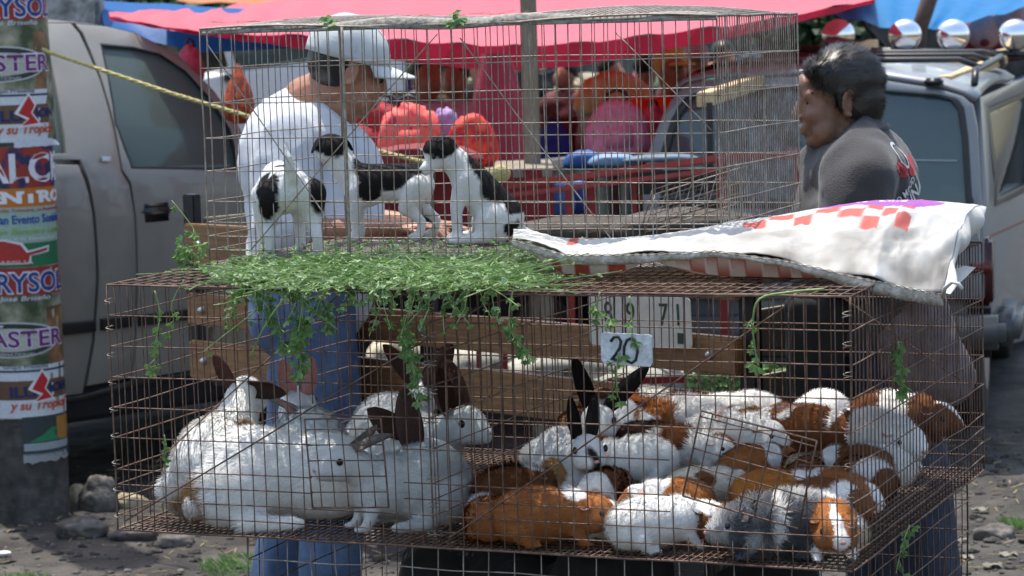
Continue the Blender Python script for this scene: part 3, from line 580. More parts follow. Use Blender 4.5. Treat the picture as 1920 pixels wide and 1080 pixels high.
# ------------------------------------------------------------------ puppies
def dog(name_label, c, yaw, fn, kind, s=1.0):
    e = empty('puppy', (0, 0, 0), name_label, 'puppy', 'puppies in the upper cage'); place(e, c, yaw, s)
    b = MB()
    if kind == 'sit':
        hc = V(.095, 0, .228); fd = V(.8, .45, -.55).normalized()
        b.cap((-.035, 0, .075), (.03, 0, .16), .056, .046); b.cap((.03, 0, .16), (.055, 0, .195), .044, .036); b.ell((-.05, 0, .06), (.055, .055, .055))
        b.cap((.05, 0, .19), hc, .036, .034)
        for s_ in (-1, 1):
            b.ell((-.03, .042*s_, .05), (.055, .028, .05), rot=Matrix.Rotation(.4, 3, 'Y')); b.cap((-.01, .05*s_, .018), (.06, .05*s_, .012), .017, .011); b.ell((.068, .05*s_, .011), (.02, .014, .010))
            b.cap((.045, .028*s_, .155), (.062, .028*s_, .08), .022, .014); b.cap((.062, .028*s_, .08), (.06, .028*s_, .018), .013, .011); b.ell((.07, .028*s_, .011), (.019, .014, .011))
        b.cap((-.09, 0, .03), (-.14, .04, .012), .012, .006)
    else:
        if kind == 'back': hc = V(.13, 0, .215); fd = V(.35, -1, -.05).normalized()
        else: hc = V(.145, 0, .115); fd = V(1, .1, -.6).normalized()
        b.ell((.055, 0, .13), (.055, .046, .052)); b.cap((.06, 0, .132), (-.055, 0, .138), .048, .042); b.ell((-.06, 0, .135), (.045, .042, .046))
        b.cap((.085, 0, .15), hc, .036, .033)
        w_ = 1.0 if kind == 'back' else 1.25
        for s_ in (-1, 1):
            y = .03*s_*w_
            b.cap((.07, y, .12), (.078, y, .06), .022, .014); b.cap((.078, y, .06), (.074, y, .018), .013, .011); b.ell((.083, y, .011), (.019, .014, .011))
            dx = .012*s_
            b.cap((-.07, y, .125), (-.055+dx, y*1.1, .078), .034, .02); b.cap((-.055+dx, y*1.1, .078), (-.092+dx, y*1.15, .046), .017, .011); b.cap((-.092+dx, y*1.15, .046), (-.085+dx, y*1.2, .014), .0105, .0105); b.ell((-.074+dx, y*1.2, .011), (.019, .014, .011))
        if kind == 'rear': b.cap((-.10, 0, .16), (-.115, .008, .20), .013, .009); b.cap((-.115, .008, .20), (-.10, .012, .235), .009, .005)
        else: b.cap((-.10, 0, .165), (-.115, .01, .2), .011, .007); b.cap((-.115, .01, .2), (-.075, .02, .212), .007, .004)
    sideh = fd.cross(Z).normalized(); uph = sideh.cross(fd).normalized()
    RH = Matrix((fd, -sideh, uph)).transposed()
    b.ell(hc, (.043, .039, .037), rot=RH); b.ell(hc+fd*.014+uph*.012, (.03, .032, .026), rot=RH); b.cap(hc+fd*.028-uph*.012, hc+fd*.062-uph*.014, .022, .016)
    me = blob(b, .0065, 3, 'body'); setcol(me, fn); link('body', me, e, M['fur'], world=False)
    for s_ in (-1, 1):
        mb = MB(); b0 = hc+sideh*(.026*s_)+uph*.028-fd*.006
        leafear(mb, b0, b0+(sideh*s_*.55+uph*(-.85)+fd*.25).normalized()*.042, fd, .021, .25, .003, fold=0, round_=.9)
        em = mb.me('ear'); setcol(em, lambda p: BLK); link('ear', em, e, M['fur'], True, world=False)
        mb = MB(); mb.ell(hc+fd*.036+sideh*(.020*s_)+uph*.006, (.006,)*3, 10, 8); link('eye', mb.me('eye'), e, M['eye'], True, world=False)
    mb = MB(); mb.ell(hc+fd*.079-uph*.008, (.006, .008, .006), 10, 8); link('nose', mb.me('nose'), e, M['eye'], True, world=False)
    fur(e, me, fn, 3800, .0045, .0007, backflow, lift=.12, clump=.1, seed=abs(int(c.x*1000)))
    return e, hc, fd
PF = UB+.004
PW = (.72, .72, .70)
q = onz(515, 488, PF); q2 = V(q.x, q.y, PF)
dog('black and white puppy seen from behind with its tail up, leftmost in the upper cage', q2+W_*.06+V(0, 0, 0), d2(103), spots(PW, [((-.08, .045, .125), (.05, .024, .045), BLK), ((-.06, -.052, .13), (.07, .022, .045), BLK), ((-.02, .0, .185), (.05, .02, .02), BLK), ((0, .05, .14), (.05, .02, .04), BLK), ((.15, 0, .14), .06, BLK)], 41, .15), 'rear', 1.12)
q = onz(733, 452, PF)
dog('black saddled puppy standing side on with its head turned away, middle of the upper cage', V(q.x, q.y, PF), d2(174), spots(PW, [((-.005, 0, .165), (.085, .09, .048), BLK), ((.04, 0, .13), (.03, .08, .04), BLK), ((.13, .0, .24), (.06, .06, .035), BLK), ((.115, .03, .225), (.03, .03, .025), BLK), ((.15, -.05, .2), (.03, .025, .02), TAN)], 42, .12), 'back', 1.0)
q = onz(905, 455, PF)
dog('black and white puppy sitting with lowered black head, rightmost in the upper cage', V(q.x, q.y, PF), d2(186), spots(PW, [((-.06, 0, .14), (.075, .09, .055), BLK), ((-.02, 0, .185), (.055, .07, .040), BLK), ((.10, .0, .25), (.06, .06, .04), BLK), ((-.085, .06, .03), (.035, .03, .025), BLK), ((-.08, 0, .10), (.035, .09, .035), BLK)], 43, .12), 'sit', .93)
# ------------------------------------------------------------------ green fodder
def leaflet(mb, p, d, n_, L, w_):
    d = d.normalized(); s = d.cross(n_).normalized() if d.cross(n_).length > 1e-5 else d.orthogonal(); up_ = s.cross(d)
    mb.add([p, p+d*L*.55+s*w_+up_*.0012, p+d*L, p+d*L*.55-s*w_+up_*.0012, p+d*L*.5-up_*.001], [(0, 4, 1), (1, 4, 2), (2, 4, 3), (3, 4, 0)])
def trifoil(mb, p, d, n_, L):
    s = d.cross(n_).normalized()
    for a in (-1, 0, 1): leaflet(mb, p, (d+s*a*1.1), n_+noise_rand(.4), L, L*.3)
def noise_rand(a): return V(random.uniform(-a, a), random.uniform(-a, a), random.uniform(-a, a))
ls, ll, lp = MB(), MB(), MB()
def heapden(u, v):
    # pile on the near strip of the cage top, thick left of the sack
    u0 = .60+.42*v
    um = 1.33+.42*v
    if not (u0 < u < um): return 0
    e = min((u-u0)/.08, (um-u)/.22, 1); 
    f_ = 1 if v > .02 else .6
    return max(0, e)*f_
cnt = 0
while cnt < 1700:
    u, v = random.uniform(.5, 1.5), random.uniform(-.015, .40)
    if u > 1.25 and v < .10 and random.random() < .9: continue
    if random.random() > heapden(u, v): continue
    cnt += 1
    hgt = .002+random.random()**1.6*(.020 if u < 1.3 else .012)*(.5+.5*abs(math.sin(u*9+v*7)))
    p = cg(u, v, TOPZ+hgt); a = random.uniform(0, 2*math.pi)
    if random.random() < .45: a = random.choice([0, math.pi])+random.gauss(-TH, .6)
    d = V(math.cos(a), math.sin(a), random.uniform(-.12, .22)); L = random.choice((.05, .08, .12, .18))*random.uniform(.7, 1.2)
    q = p+d*L; q.z = max(q.z, TOPZ+.004); midp = (p+q)/2+noise_rand(.008); midp.z = max(midp.z, TOPZ+.004)
    ls.tube([p, midp, q], random.uniform(.0009, .0016), 4, cap=False)
    for k in range(3):
        t = random.random(); r = p.lerp(q, t)+noise_rand(.006); r.z = max(r.z, TOPZ+.004)
        dd = noise_rand(1); dd.z *= .5; trifoil(lp if random.random() < .33 else ll, r, dd.normalized(), V(0, 0, 1)+noise_rand(.5), random.uniform(.007, .016))
for i in range(60):   # stems drooping over the front edge
    u = random.uniform(.66, 1.27); p = cg(u, random.uniform(0, .05), TOPZ+.012); L = .02+.07*random.random()**2; o_ = -.006-random.random()*.02
    q = cg(u+random.gauss(0, .012), o_, TOPZ+.008); r = cg(u+random.gauss(0, .03), o_-.008, TOPZ-L); ls.tube([p, q, (q+r)/2+noise_rand(.006), r], .0011, 4, cap=False)
    for k in range(int(3+L*60)): t = random.random(); c_ = q.lerp(r, t)+noise_rand(.006); trifoil(lp if random.random() < .3 else ll, c_, (noise_rand(1)+V(0, 0, -.8)).normalized(), V(0, -1, .3)+noise_rand(.6), random.uniform(.008, .014))
al = ls.top('alfalfa', M['stem'], 'layer of cut green alfalfa spread over the front of the rusty cage top', 'fodder', kind='stuff')
ll.obj('leaves', M['leaf'], al)['kind'] = 'stuff'; lp.obj('leaves', M['leaf2'], al)['kind'] = 'stuff'
# on the floor of the upper cage and far strip
a1, a2 = MB(), MB()
for i in range(500):
    u, v = random.uniform(.05, UW-.05), random.uniform(.05, UD-.02); p = ug(u, v, .006+random.random()*.008)
    dd = noise_rand(1); dd.z *= .2; trifoil(a1 if i % 4 else a2, p, dd.normalized(), V(0, 0, 1)+noise_rand(.3), random.uniform(.009, .015))
o = a1.top('fodder_scraps', M['leaf'], 'scraps of green leaf trodden over the floor mesh of the upper cage', 'fodder', kind='stuff'); a2.obj('leaves', M['leaf2'], o)['kind'] = 'stuff'
def sprig(pts, label, nl=12, L=.016, r=.0018, th=.3, group='loose sprigs of alfalfa hanging on the cages'):
    """pts: world points of the stem"""
    s, l = MB(), MB(); pts = [Vector(p) for p in pts]
    sm_ = []
    for i in range(len(pts)-1):
        for k in range(4):
            t = k/4; p0 = pts[max(0, i-1)]; p1, p2 = pts[i], pts[i+1]; p3 = pts[min(len(pts)-1, i+2)]
            sm_.append(.5*((2*p1)+(p2-p0)*t+(2*p0-5*p1+4*p2-p3)*t*t+(3*p1-p0-3*p2+p3)*t**3))
    sm_.append(pts[-1]); s.tube(sm_, r, 6, r1=r*.5)
    for i in range(nl):
        t = th+(1-th)*(i+random.random())/nl; k = min(len(sm_)-2, int(t*(len(sm_)-1))); p = sm_[k]
        d = (sm_[k+1]-sm_[k]).normalized()*.6+noise_rand(.9)+V(0, 0, -.5); d.normalize(); q = p+d*random.uniform(.006, .018)
        s.tube([p, q], .0007, 4, cap=False); trifoil(l, q, (d+V(0, 0, -.9)).normalized(), V(0, -1, .3)+noise_rand(.9), L*.72*random.uniform(.6, 1.3))
    o = s.top('alfalfa_sprig', M['stem'], label, 'sprig', group, True); l.obj('leaves', M['leaf'], o); return o
def fp(px, py, off=.012):   # point just in front of the rusty cage's front face
    P0 = cg(0, -off, 0); return onplane(px, py, P0, W_)
fr = [([(735, 548), (690, 570), (655, 605), (625, 670), (607, 675)][0:0], '')]
sprig([fp(575, 520, .02), fp(525, 570, .03), fp(492, 620, .035), fp(470, 668, .03)], 'bare pale stalk drooping over the front at the left', 3, .016, .0028, .1)
sprig([fp(520, 540), fp(470, 590, .03), fp(425, 625, .035), fp(378, 662, .03)], 'thin stalk slanting down to the left over the front', 3, .014, .002)
sprig([fp(520, 548), fp(455, 556, .03), fp(425, 568, .03), fp(400, 572, .03)], 'short stalk sticking out to the left above the front', 2, .014)
sprig([fp(572, 545), fp(568, 590), fp(562, 640), fp(565, 700, .02)], 'long leafy sprig hanging down at the left of the front', 34, .024)
sprig([fp(500, 560), fp(512, 600), fp(530, 640), fp(540, 650)], 'small leafy sprig beside the bare stalk', 16, .02)
sprig([fp(605, 548), fp(615, 580), fp(618, 615)], 'short bushy sprig right of the long left one', 14, .02)
sprig([fp(778, 545), fp(765, 600), fp(760, 640), fp(775, 690), fp(788, 750)], 'longest sprig hanging down in front of the brown rabbit ears', 40, .022)
sprig([fp(962, 545), fp(955, 585), fp(958, 620), fp(975, 645), fp(990, 670)], 'sprig with a rosette of leaves above the divider', 26, .02)
sprig([fp(1125, 548), fp(1120, 580), fp(1145, 600)], 'sprig hanging over the licence plate', 8, .02)
sprig([fp(1180, 555), fp(1185, 600), fp(1184, 650)], 'leaf tip hanging over the painted number 20', 5, .024, th=.5)
sprig([fp(1160, 660), fp(1156, 700), fp(1158, 745)], 'sprig caught below the number card', 8, .02, th=.0)
sprig([fp(1545, 542, .02), fp(1480, 548, .03), fp(1425, 560, .03), fp(1412, 600, .02), fp(1415, 650), fp(1422, 685)], 'arched stalk with drooping leaves below the sack', 9, .022, .0026, .55)
sprig([fp(290, 545), fp(300, 590), fp(292, 640), fp(290, 700)], 'wilted sprig near the left edge of the front', 12, .018)
sprig([fp(345, 525), fp(322, 570), fp(325, 610), fp(300, 650)], 'thin wilted sprig left of the front', 8, .016, .0012)
sprig([fp(308, 815), fp(312, 840), fp(306, 865)], 'tiny sprig caught low on the left wires', 7, .014, .0012, 0)
SN = U
def spp(px, py): return onplane(px, py, cg(-.012, 0, 0), U)
sprig([spp(1684, 640), spp(1688, 680), spp(1690, 735)], 'sprig caught on the right side wires', 18, .024, th=0)
sprig([spp(1705, 985), spp(1692, 1020), spp(1680, 1075)], 'sprig dangling below the right side', 12, .02, th=0)
sprig([ug(UW+.0, -.02, .02), ug(UW+.02, -.03, .08), ug(UW+.07, -.03, .14)], 'stiff stalk poking up at the left foot of the upper cage', 3, .02, .0016)
for k, (u, v) in enumerate(((UW-.01, -.02), (UW+.04, .0))):
    sprig([ug(u, v, .0), ug(u+.03, v-.02, .03), ug(u+.05*(1-2*k), v-.03, .045)], ['leafy tuft at the left foot of the upper cage', 'leafy tuft leaning left beside the upper cage'][k], 16, .024, th=.1)
for i, (px, lab) in enumerate(((640, 'wisp of dry leaf above the white cap'), (885, 'green leaf lying on the upper cage top'))):
    p = ug(UW-(px-375)/985*UW, .0, UH+.012); m_ = MB()
    for k in range(5): trifoil(m_, p+noise_rand(.012), noise_rand(1).normalized(), V(0, -.6, 1), .022)
    m_.top('leaf_scrap', M['leaf'], lab, 'leaf')
m_ = MB()
for k in range(40):
    u = random.uniform(.3, UW); p = ug(u, random.uniform(0, .03), UH+.016+.004*random.random()); d = noise_rand(.018); d.z *= .15; m_.tube([p, p+d+V(.02, 0, .001)], .0006, 4)
m_.top('dry_stalks', M['dry'], 'dry stalks strewn along the near edge of the upper cage top', 'straw', kind='stuff')
# ------------------------------------------------------------------ feed sack
def lerpk(keys, t):
    for a, b in zip(keys, keys[1:]):
        if t <= b[0]:
            k = (t-a[0])/(b[0]-a[0]); k = k*k*(3-2*k)*.35+k*.65; return [x+(y-x)*k for x, y in zip(a[1:], b[1:])]
    return list(keys[-1][1:])
HEM = [(0, 962, 449, 5.16), (.12, 1062, 478, 5.10), (.30, 1210, 477, 5.02), (.45, 1343, 471, 4.95), (.60, 1480, 490, 4.86), (.80, 1640, 527, 4.76), (1, 1768, 553, 4.86)]
BAK = [(0, 966, 446, 5.20), (.15, 1120, 452, 5.24), (.38, 1300, 436, 5.22), (.5, 1400, 424, 5.28), (.62, 1530, 402, 5.36), (.74, 1660, 380, 5.46), (.86, 1735, 377, 5.52), (1, 1842, 386, 5.60)]
NS, NT = 220, 70; P = []; C_ = []
def sackcol(s, t):
    c = (.48, .47, .445)
    # dirt towards the hem in mid length
    d = fbm((s*5, t*3, 2), 2.2, 4); e = max(0, .62-t)*1.5*max(0, min(1, (s-.35)*4))*(.55+d)
    c = tuple(a*(1-.70*max(0, min(1, e)))*b for a, b in zip(c, (1, 1-.05*max(0, e), 1-.12*max(0, e))))
    # brick red checks in diagonal rows
    x, y = (s-.50)/.046, (t-.36-(s-.5)*.30)/.115
    ix, iy = math.floor(x), math.floor(y)
    if 0 <= ix <= 7 and -1 <= iy <= 2 and (ix+iy) % 2 == 0 and (iy != 2 or ix > 2) and (iy != -1 or ix > 4): 
        k = min(1, 14*min(x-ix, ix+1-x)); c = tuple(a*(1-k)+b*k for a, b in zip(c, (.42, .07, .05)))
    if .105 < s < .13 and .3 < t < .62: c = (.42, .08, .06)
    # purple oval
    dx, dy = (s-.78)/.145, (t-.76-(s-.78)*.1)/.17
    if dx*dx+dy*dy < 1 or (.48 < s < .72 and t > .88-(s-.48)*.12): c = (.26, .045, .28)
    if abs(dy+.1) < .10 and abs(dx+.12) < .42 and noise.noise(V(s*420, t*12, 0)) > 0: c = (.8, .7, .8)
    if abs(dy-.3) < .10 and abs(dx+.1) < .25 and noise.noise(V(s*420, t*12, 5)) > .05: c = (.8, .7, .8)
    return c
for i in range(NS+1):
    s = i/NS; a = at(*lerpk(HEM, s)); b = at(*lerpk(BAK, s)); row = []
    for j in range(NT+1):
        t = j/NT; p = a.lerp(b, t)
        A_s = .010+.036*max(0, min(1, (s-.3)/.4)); f_t = math.sin(math.pi/2*t/.58)**.8 if t < .58 else math.cos(math.pi/2*(t-.58)/.42)
        bul = A_s*f_t
        q = V(s*7, t*3, 0); wr = noise.fractal(q*1.3, 1, 2, 3)*.012+.026*(1-abs(noise.noise(V(s*8+t*4, t*3-s*5, 3))*2.4))*max(0, (s-.55)/.45)*math.sin(math.pi*t)*.75+.009*(1-abs(noise.noise(V(s*22-t*6, t*7+s*5, 8))*2))*math.sin(math.pi*min(1, t+.1))
        fine = noise.fractal(V(s*60, t*20, 1), 1, 2, 2)*.0011
        rip = .006*math.sin(s*26)*(1-t)**3
        p = p+Z*(bul+wr*.8*math.sin(math.pi*min(1, t*1.3+.1))+fine+rip); row.append(p); C_.append(sackcol(s, t))
    P.append(row)
LASTROW = list(P[-1]); LASTCOL = [r[-1] for r in P]; sk = MB(); sk.grid(P); me = sk.me('sack')
ca = me.color_attributes.new('Col', 'FLOAT_COLOR', 'POINT'); cc = np.ones((len(C_), 4), 'f'); cc[:, :3] = C_; ca.data.foreach_set('color', cc.ravel())
M['sack'] = mat('woven_sack', (.8, .8, .78), .62, attr='Col', var=.05, vscale=70, bump=.35, bscale=420)
M['hem'] = mat('dirty_sack_hem', (.52, .48, .42), .8, var=.35, vscale=25, col2=(.3, .26, .2), bump=.5, bscale=200)
sko = tag(rebase(link('feed_sack', me, None, M['sack'], True)), 'white feed sack with red checks and a purple oval, draped over the rusty cage', 'sack')
sl = sko.modifiers.new('s', 'SOLIDIFY'); sl.thickness = .0015
# underside layer
P = []; C_ = []
for i in range(161):
    s = i/160; s2 = .04+s*.96; a = at(*lerpk(HEM, s2)); b = at(*lerpk(BAK, s2)); row = []
    for j in range(21):
        t = j/20
        dr = .045*math.sin(math.pi*min(1, max(0, (s2-.02)/.28)))*(s2 < .3)+.055*math.sin(math.pi*min(1, max(0, (s2-.3)/.42)))*(s2 >= .3)*(s2 < .72)+.01
        p = a.lerp(b, .06+.74*t); p.z = max(TOPZ+.005+.004*math.sin(s*40)*t, a.z-dr*math.sin(math.pi*min(1, .25+t*1.2))) if s2 < .78 else a.z-.01+.0*t
        if t == 0: p = a.lerp(b, .01)
        row.append(p); x, y = (s2-.36)/.030, t/.045
        c = (.7, .66, .58)
        if .36 < s2 < .72 and t < .5 and (math.floor(x)+math.floor(y)) % 2 == 0: c = (.42, .07, .045)
        if .08 < s2 < .25 and t < .35 and (math.floor(s2/.035)+math.floor(t/.14)) % 2 == 0: c = (.42, .07, .045)
        C_.append(c)
    P.append(row)
m_ = MB(); m_.grid(P); me = m_.me('u'); ca = me.color_attributes.new('Col', 'FLOAT_COLOR', 'POINT'); cc = np.ones((len(C_), 4), 'f'); cc[:, :3] = C_; ca.data.foreach_set('color', cc.ravel())
o = link('lower_layer', me, sko, M['sack'], True)
# hem: folded strip with stitch line
P = []; Pst = []
for i in range(241):
    s = i/240; a = at(*lerpk(HEM, s)); hh = .013+.006*math.sin(s*9)+.003*noise.noise(V(s*30, 0, 0))+.006*s
    P.append([a+W_*.004+Z*.001, a-W_*.004-Z*.001, a-W_*.007-Z*hh*.6, a-W_*.004-Z*hh, a+W_*.002-Z*hh*.98, a+W_*.004-Z*.003]); Pst.append(a-W_*.0045+Z*.0008+Z*.0012*math.sin(s*300))
m_ = MB(); m_.grid(P, closed=True); o = m_.obj('hem', M['hem'], sko, True)
m_ = MB(); m_.tube(Pst, .0009, 5); m_.obj('stitching', mat('stitch_thread', (.26, .23, .19), .9), sko)
a = at(1768, 556, 4.84); m_ = MB(); m_.tube([a, at(1772, 540, 4.8), at(1785, 529, 4.78), at(1797, 532, 4.78), at(1804, 542, 4.78)], [.005, .004, .0035, .0035, .004], 8); m_.obj('tie_string', mat('white_string', (.6, .58, .54), .8, var=.2), sko, True)
# sides falling over the back right
P = []
for i in range(int(NS*.62), NS+1):
    p = LASTCOL[i]; P.append([p+V(0, .007*j, 0)-Z*(.016*j*(1+.3*math.sin(i*.35+j)))+V(.003*math.sin(i*.5), 0, 0) for j in range(6)])
m_ = MB(); m_.grid(P); me = m_.me('back'); setcol(me, lambda p: (.66, .645, .61)); link('back_fold', me, sko, M['sack'], True)
P = []
for j, p in enumerate(LASTROW):
    t = j/NT; dr = .006+.078*math.sin(math.pi*t)**.6*(.45+.75*t); q0 = p
    P.append([q0-Z*(dr*k/10)+U*(-.014*math.sin(k/10*math.pi*.9)*(1+.5*math.sin(t*17))+.03*(k/10)**2*math.sin(math.pi*t))+W_*(.012*math.sin(t*26)*math.sin(k/10*2.5)) for k in range(11)])
m_ = MB(); m_.grid(P); me = m_.me('side'); setcol(me, lambda p: (.62, .60, .55)); link('side_fold', me, sko, M['sack'], True)
# ------------------------------------------------------------------ wooden cart tail behind the cage
A0, B0 = at(372, 480, 7.55), at(1392, 480, 6.15)
cdir = V(B0.x-A0.x, B0.y-A0.y, 0); CL = cdir.length; cdir.normalize(); cn = V(cdir.y, -cdir.x, 0)
if cn.y > 0: cn = -cn
def cp(s, z, off=0): return V(A0.x, A0.y, 0)+cdir*s+cn*off+Z*z
cart = empty('stake_cart', cp(CL/2, 0, -.5), 'wooden stake sided cart behind the cages, three planks on black iron posts', 'cart')
Rc = Matrix((cdir, -cn, Z)).transposed()
def zat(px, py, off=0):
    q = onplane(px, py, V(A0.x, A0.y, 0)+cn*off, cn); return q.z
for k, (zt, zb) in enumerate(((zat(380, 418), zat(380, 492)), (zat(380, 548), zat(380, 606)), (zat(400, 638), zat(400, 708)))):
    m_ = MB(); m_.box(cp(CL/2, (zt+zb)/2, .03), (CL+.02, .028, zt-zb), Rc, .004); pk = m_.obj('plank', M['wood'], cart)
    for s in (.06, CL*.48, CL-.07):
        b_ = MB(); b_.cap(cp(s, (zt+zb)/2, .044), cp(s, (zt+zb)/2, .049), .013, .010, 10); b_.obj('bolt', M['steel'], pk, True)
for s in (-.02, CL*.47, CL+.02):
    m_ = MB(); m_.box(cp(s, (1.36+.86)/2, .0), (.05, .03, .5), Rc, .003); m_.obj('post', M['iron'], cart)
m_ = MB(); m_.box(cp(CL/2-.05, .82, -.22), (CL-.1, .4, .05), Rc, .01); m_.obj('bed', M['iron'], cart)
for s in (0, CL):
    for k in range(3):
        m_ = MB(); m_.box(cp(s, .92+.16*k, -.22), (.025, .38, .10), Rc, .003); m_.obj('plank', M['woodgrey'], cart)
for s in (CL*.5, CL*.78):
    m_ = MB(); m_.tube([cp(s-.06, .27, -.35), cp(s+.06, .27, -.35)], .27, 28); wl = m_.obj('wheel', M['blackrubber'], cart); m_ = MB(); m_.tube([cp(s-.063, .27, -.35), cp(s+.063, .27, -.35)], .13, 20); m_.obj('rim', M['steel'], wl)
# licence plate behind the wires
def flattext(txt, size, O, X, Y, parent, m, name='lettering', depth=.0006, align='CENTER', shear=0, sx=1, bend=None, off=0, maxw=None):
    cu = bpy.data.curves.new('t', 'FONT'); cu.body = txt; cu.size = size; cu.align_x = align; cu.align_y = 'CENTER'; cu.extrude = depth; cu.shear = shear; cu.offset = off; cu.resolution_u = 3
    o = bpy.data.objects.new('t', cu); COL.objects.link(o); dg = bpy.context.evaluated_depsgraph_get(); dg.update(); me = bpy.data.meshes.new_from_object(o.evaluated_get(dg)); bpy.data.objects.remove(o)
    a = getco(me); k = sx
    if maxw: k = maxw/max(1e-6, (a[:, 0].max()-a[:, 0].min())); a[:, 0] *= k
    else: a[:, 0] *= sx
    N = X.cross(Y)
    if bend is None: r = np.array([tuple(O+X*float(x)+Y*float(y)+N*float(z)) for x, y, z in a])
    else: r = np.array([tuple(bend(float(x), float(y), float(z))) for x, y, z in a])
    setco(me, r); return link(name, me, parent, m)
def roundrect(w, h, r, n=5):
    pts = []
    for cx, cy, a0 in ((w/2-r, h/2-r, 0), (-w/2+r, h/2-r, 90), (-w/2+r, -h/2+r, 180), (w/2-r, -h/2+r, 270)):
        for i in range(n+1): a = math.radians(a0+90*i/n); pts.append((cx+r*math.cos(a), cy+r*math.sin(a)))
    return pts
def slab(mb, pts, O, X, Y, th):
    N = X.cross(Y); n = len(pts); vs = [O+X*x+Y*y for x, y in pts]+[O+X*x+Y*y+N*th for x, y in pts]
    return mb.add(vs, [tuple(range(n-1, -1, -1)), tuple(range(n, 2*n))]+[(i, (i+1) % n, n+(i+1) % n, n+i) for i in range(n)])
def fit_plate(px0, py0, px1, py1, Y): return at(px0, py0, Y), at(px1, py1, Y)
C0 = cp(CL*.47+.02, zat(1100, 600, .06), .06); Lx = onplane(1105, 600, cp(0, 0, .058), cn); Rx = onplane(1297, 607, cp(0, 0, .058), cn)
Xp = (Rx-Lx); wdt = Xp.length; Xp.normalize(); Yp = (Z-Xp*Xp.dot(Z)).normalized(); top_ = onplane(1200, 556, cp(0, 0, .058), cn).z; botz_ = onplane(1200, 650, cp(0, 0, .058), cn).z
ctr = (Lx+Rx)/2; ctr.z = (top_+botz_)/2; ph = top_-botz_
m_ = MB(); slab(m_, roundrect(wdt, ph, .012), ctr, Xp, Yp, .002)
pl = m_.top('licence_plate', mat('plate_paint', (.58, .56, .5), .45, var=.12, vscale=12), 'pale licence plate reading 8 71 bolted to the cart behind the wires', 'licence plate')
ink = mat('dark_green_ink', (.02, .04, .03), .5)
for t_, x in (('8', -.30), ('7', .24), ('1', .38), ('9', -.08)): flattext(t_, ph*.62, ctr+Xp*(wdt*x)+Yp*(ph*.14)+Xp.cross(Yp)*.003, Xp, Yp, pl, ink, sx=.8)
flattext('MEX', ph*.13, ctr+Xp*(wdt*.05)-Yp*(ph*.36)+Xp.cross(Yp)*.003, Xp, Yp, pl, ink)
m_ = MB(); m_.box(ctr+Xp*(wdt*.40)-Yp*(ph*.30)+Xp.cross(Yp)*.003, (.022, .0012, .026), Rc); m_.obj('sticker', ink, pl)
# painted number card on the front of the cage
O = cg(0, 0, 0); c1, c2 = fp(1127, 622, .006), fp(1223, 628, .006); c3 = fp(1132, 681, .006)
Xc = (c2-c1); cw = Xc.length; Xc.normalize(); chh = (c1-c3).length; Yc = Z.copy(); cc_ = (c1+c2)/2-Z*(chh/2)
pts = []
base = roundrect(cw, chh, .008, 3); n = len(base)
for i in range(n):
    a, b = base[i], base[(i+1) % n]
    for k in range(5):
        t = k/5; x, y = a[0]+(b[0]-a[0])*t, a[1]+(b[1]-a[1])*t; jx = noise.noise_vector(V(x*130, y*130, 7))*.0022; pts.append((x+jx.x, y+jx.y))
m_ = MB(); slab(m_, pts, cc_, Xc, Yc, .003)
card = m_.top('number_card', mat('whitewashed_card', (.62, .66, .68), .8, var=.25, vscale=25, col2=(.42, .42, .4), bump=.5, bscale=90, contrast=(.55, .75)), 'rough white card painted with the number 20, wired to the cage front', 'sign')
Nn = Xc.cross(Yc)
def stroke(pl_, name):
    m_ = MB(); m_.tube([cc_+Xc*(x*cw)+Yc*(y*chh)+Nn*.0038 for x, y in pl_], .0028, 8); o = m_.obj(name, mat('black_paint', (.012, .014, .015), .5), card, True); return o
stroke([(-.30, .22), (-.24, .36), (-.15, .38), (-.10, .24), (-.13, .02), (-.22, -.2), (-.30, -.36), (-.24, -.34), (-.13, -.38)], 'numeral')
stroke([(.10, .36), (.02, .30), (-.04, .08), (-.05, -.15), (.0, -.36), (.10, -.42), (.18, -.32), (.22, -.05), (.20, .2), (.15, .33), (.10, .36)], 'numeral')
m_ = MB(); m_.tube([cc_+Xc*(.12*cw)+Yc*(chh*.5), cc_+Xc*(.12*cw)+Yc*(chh*.5+.02)-Nn*.0, cc_+Xc*(.14*cw)+Yc*(chh*.5+.012)], .0009, 4); m_.obj('hook', M['galv'], card)
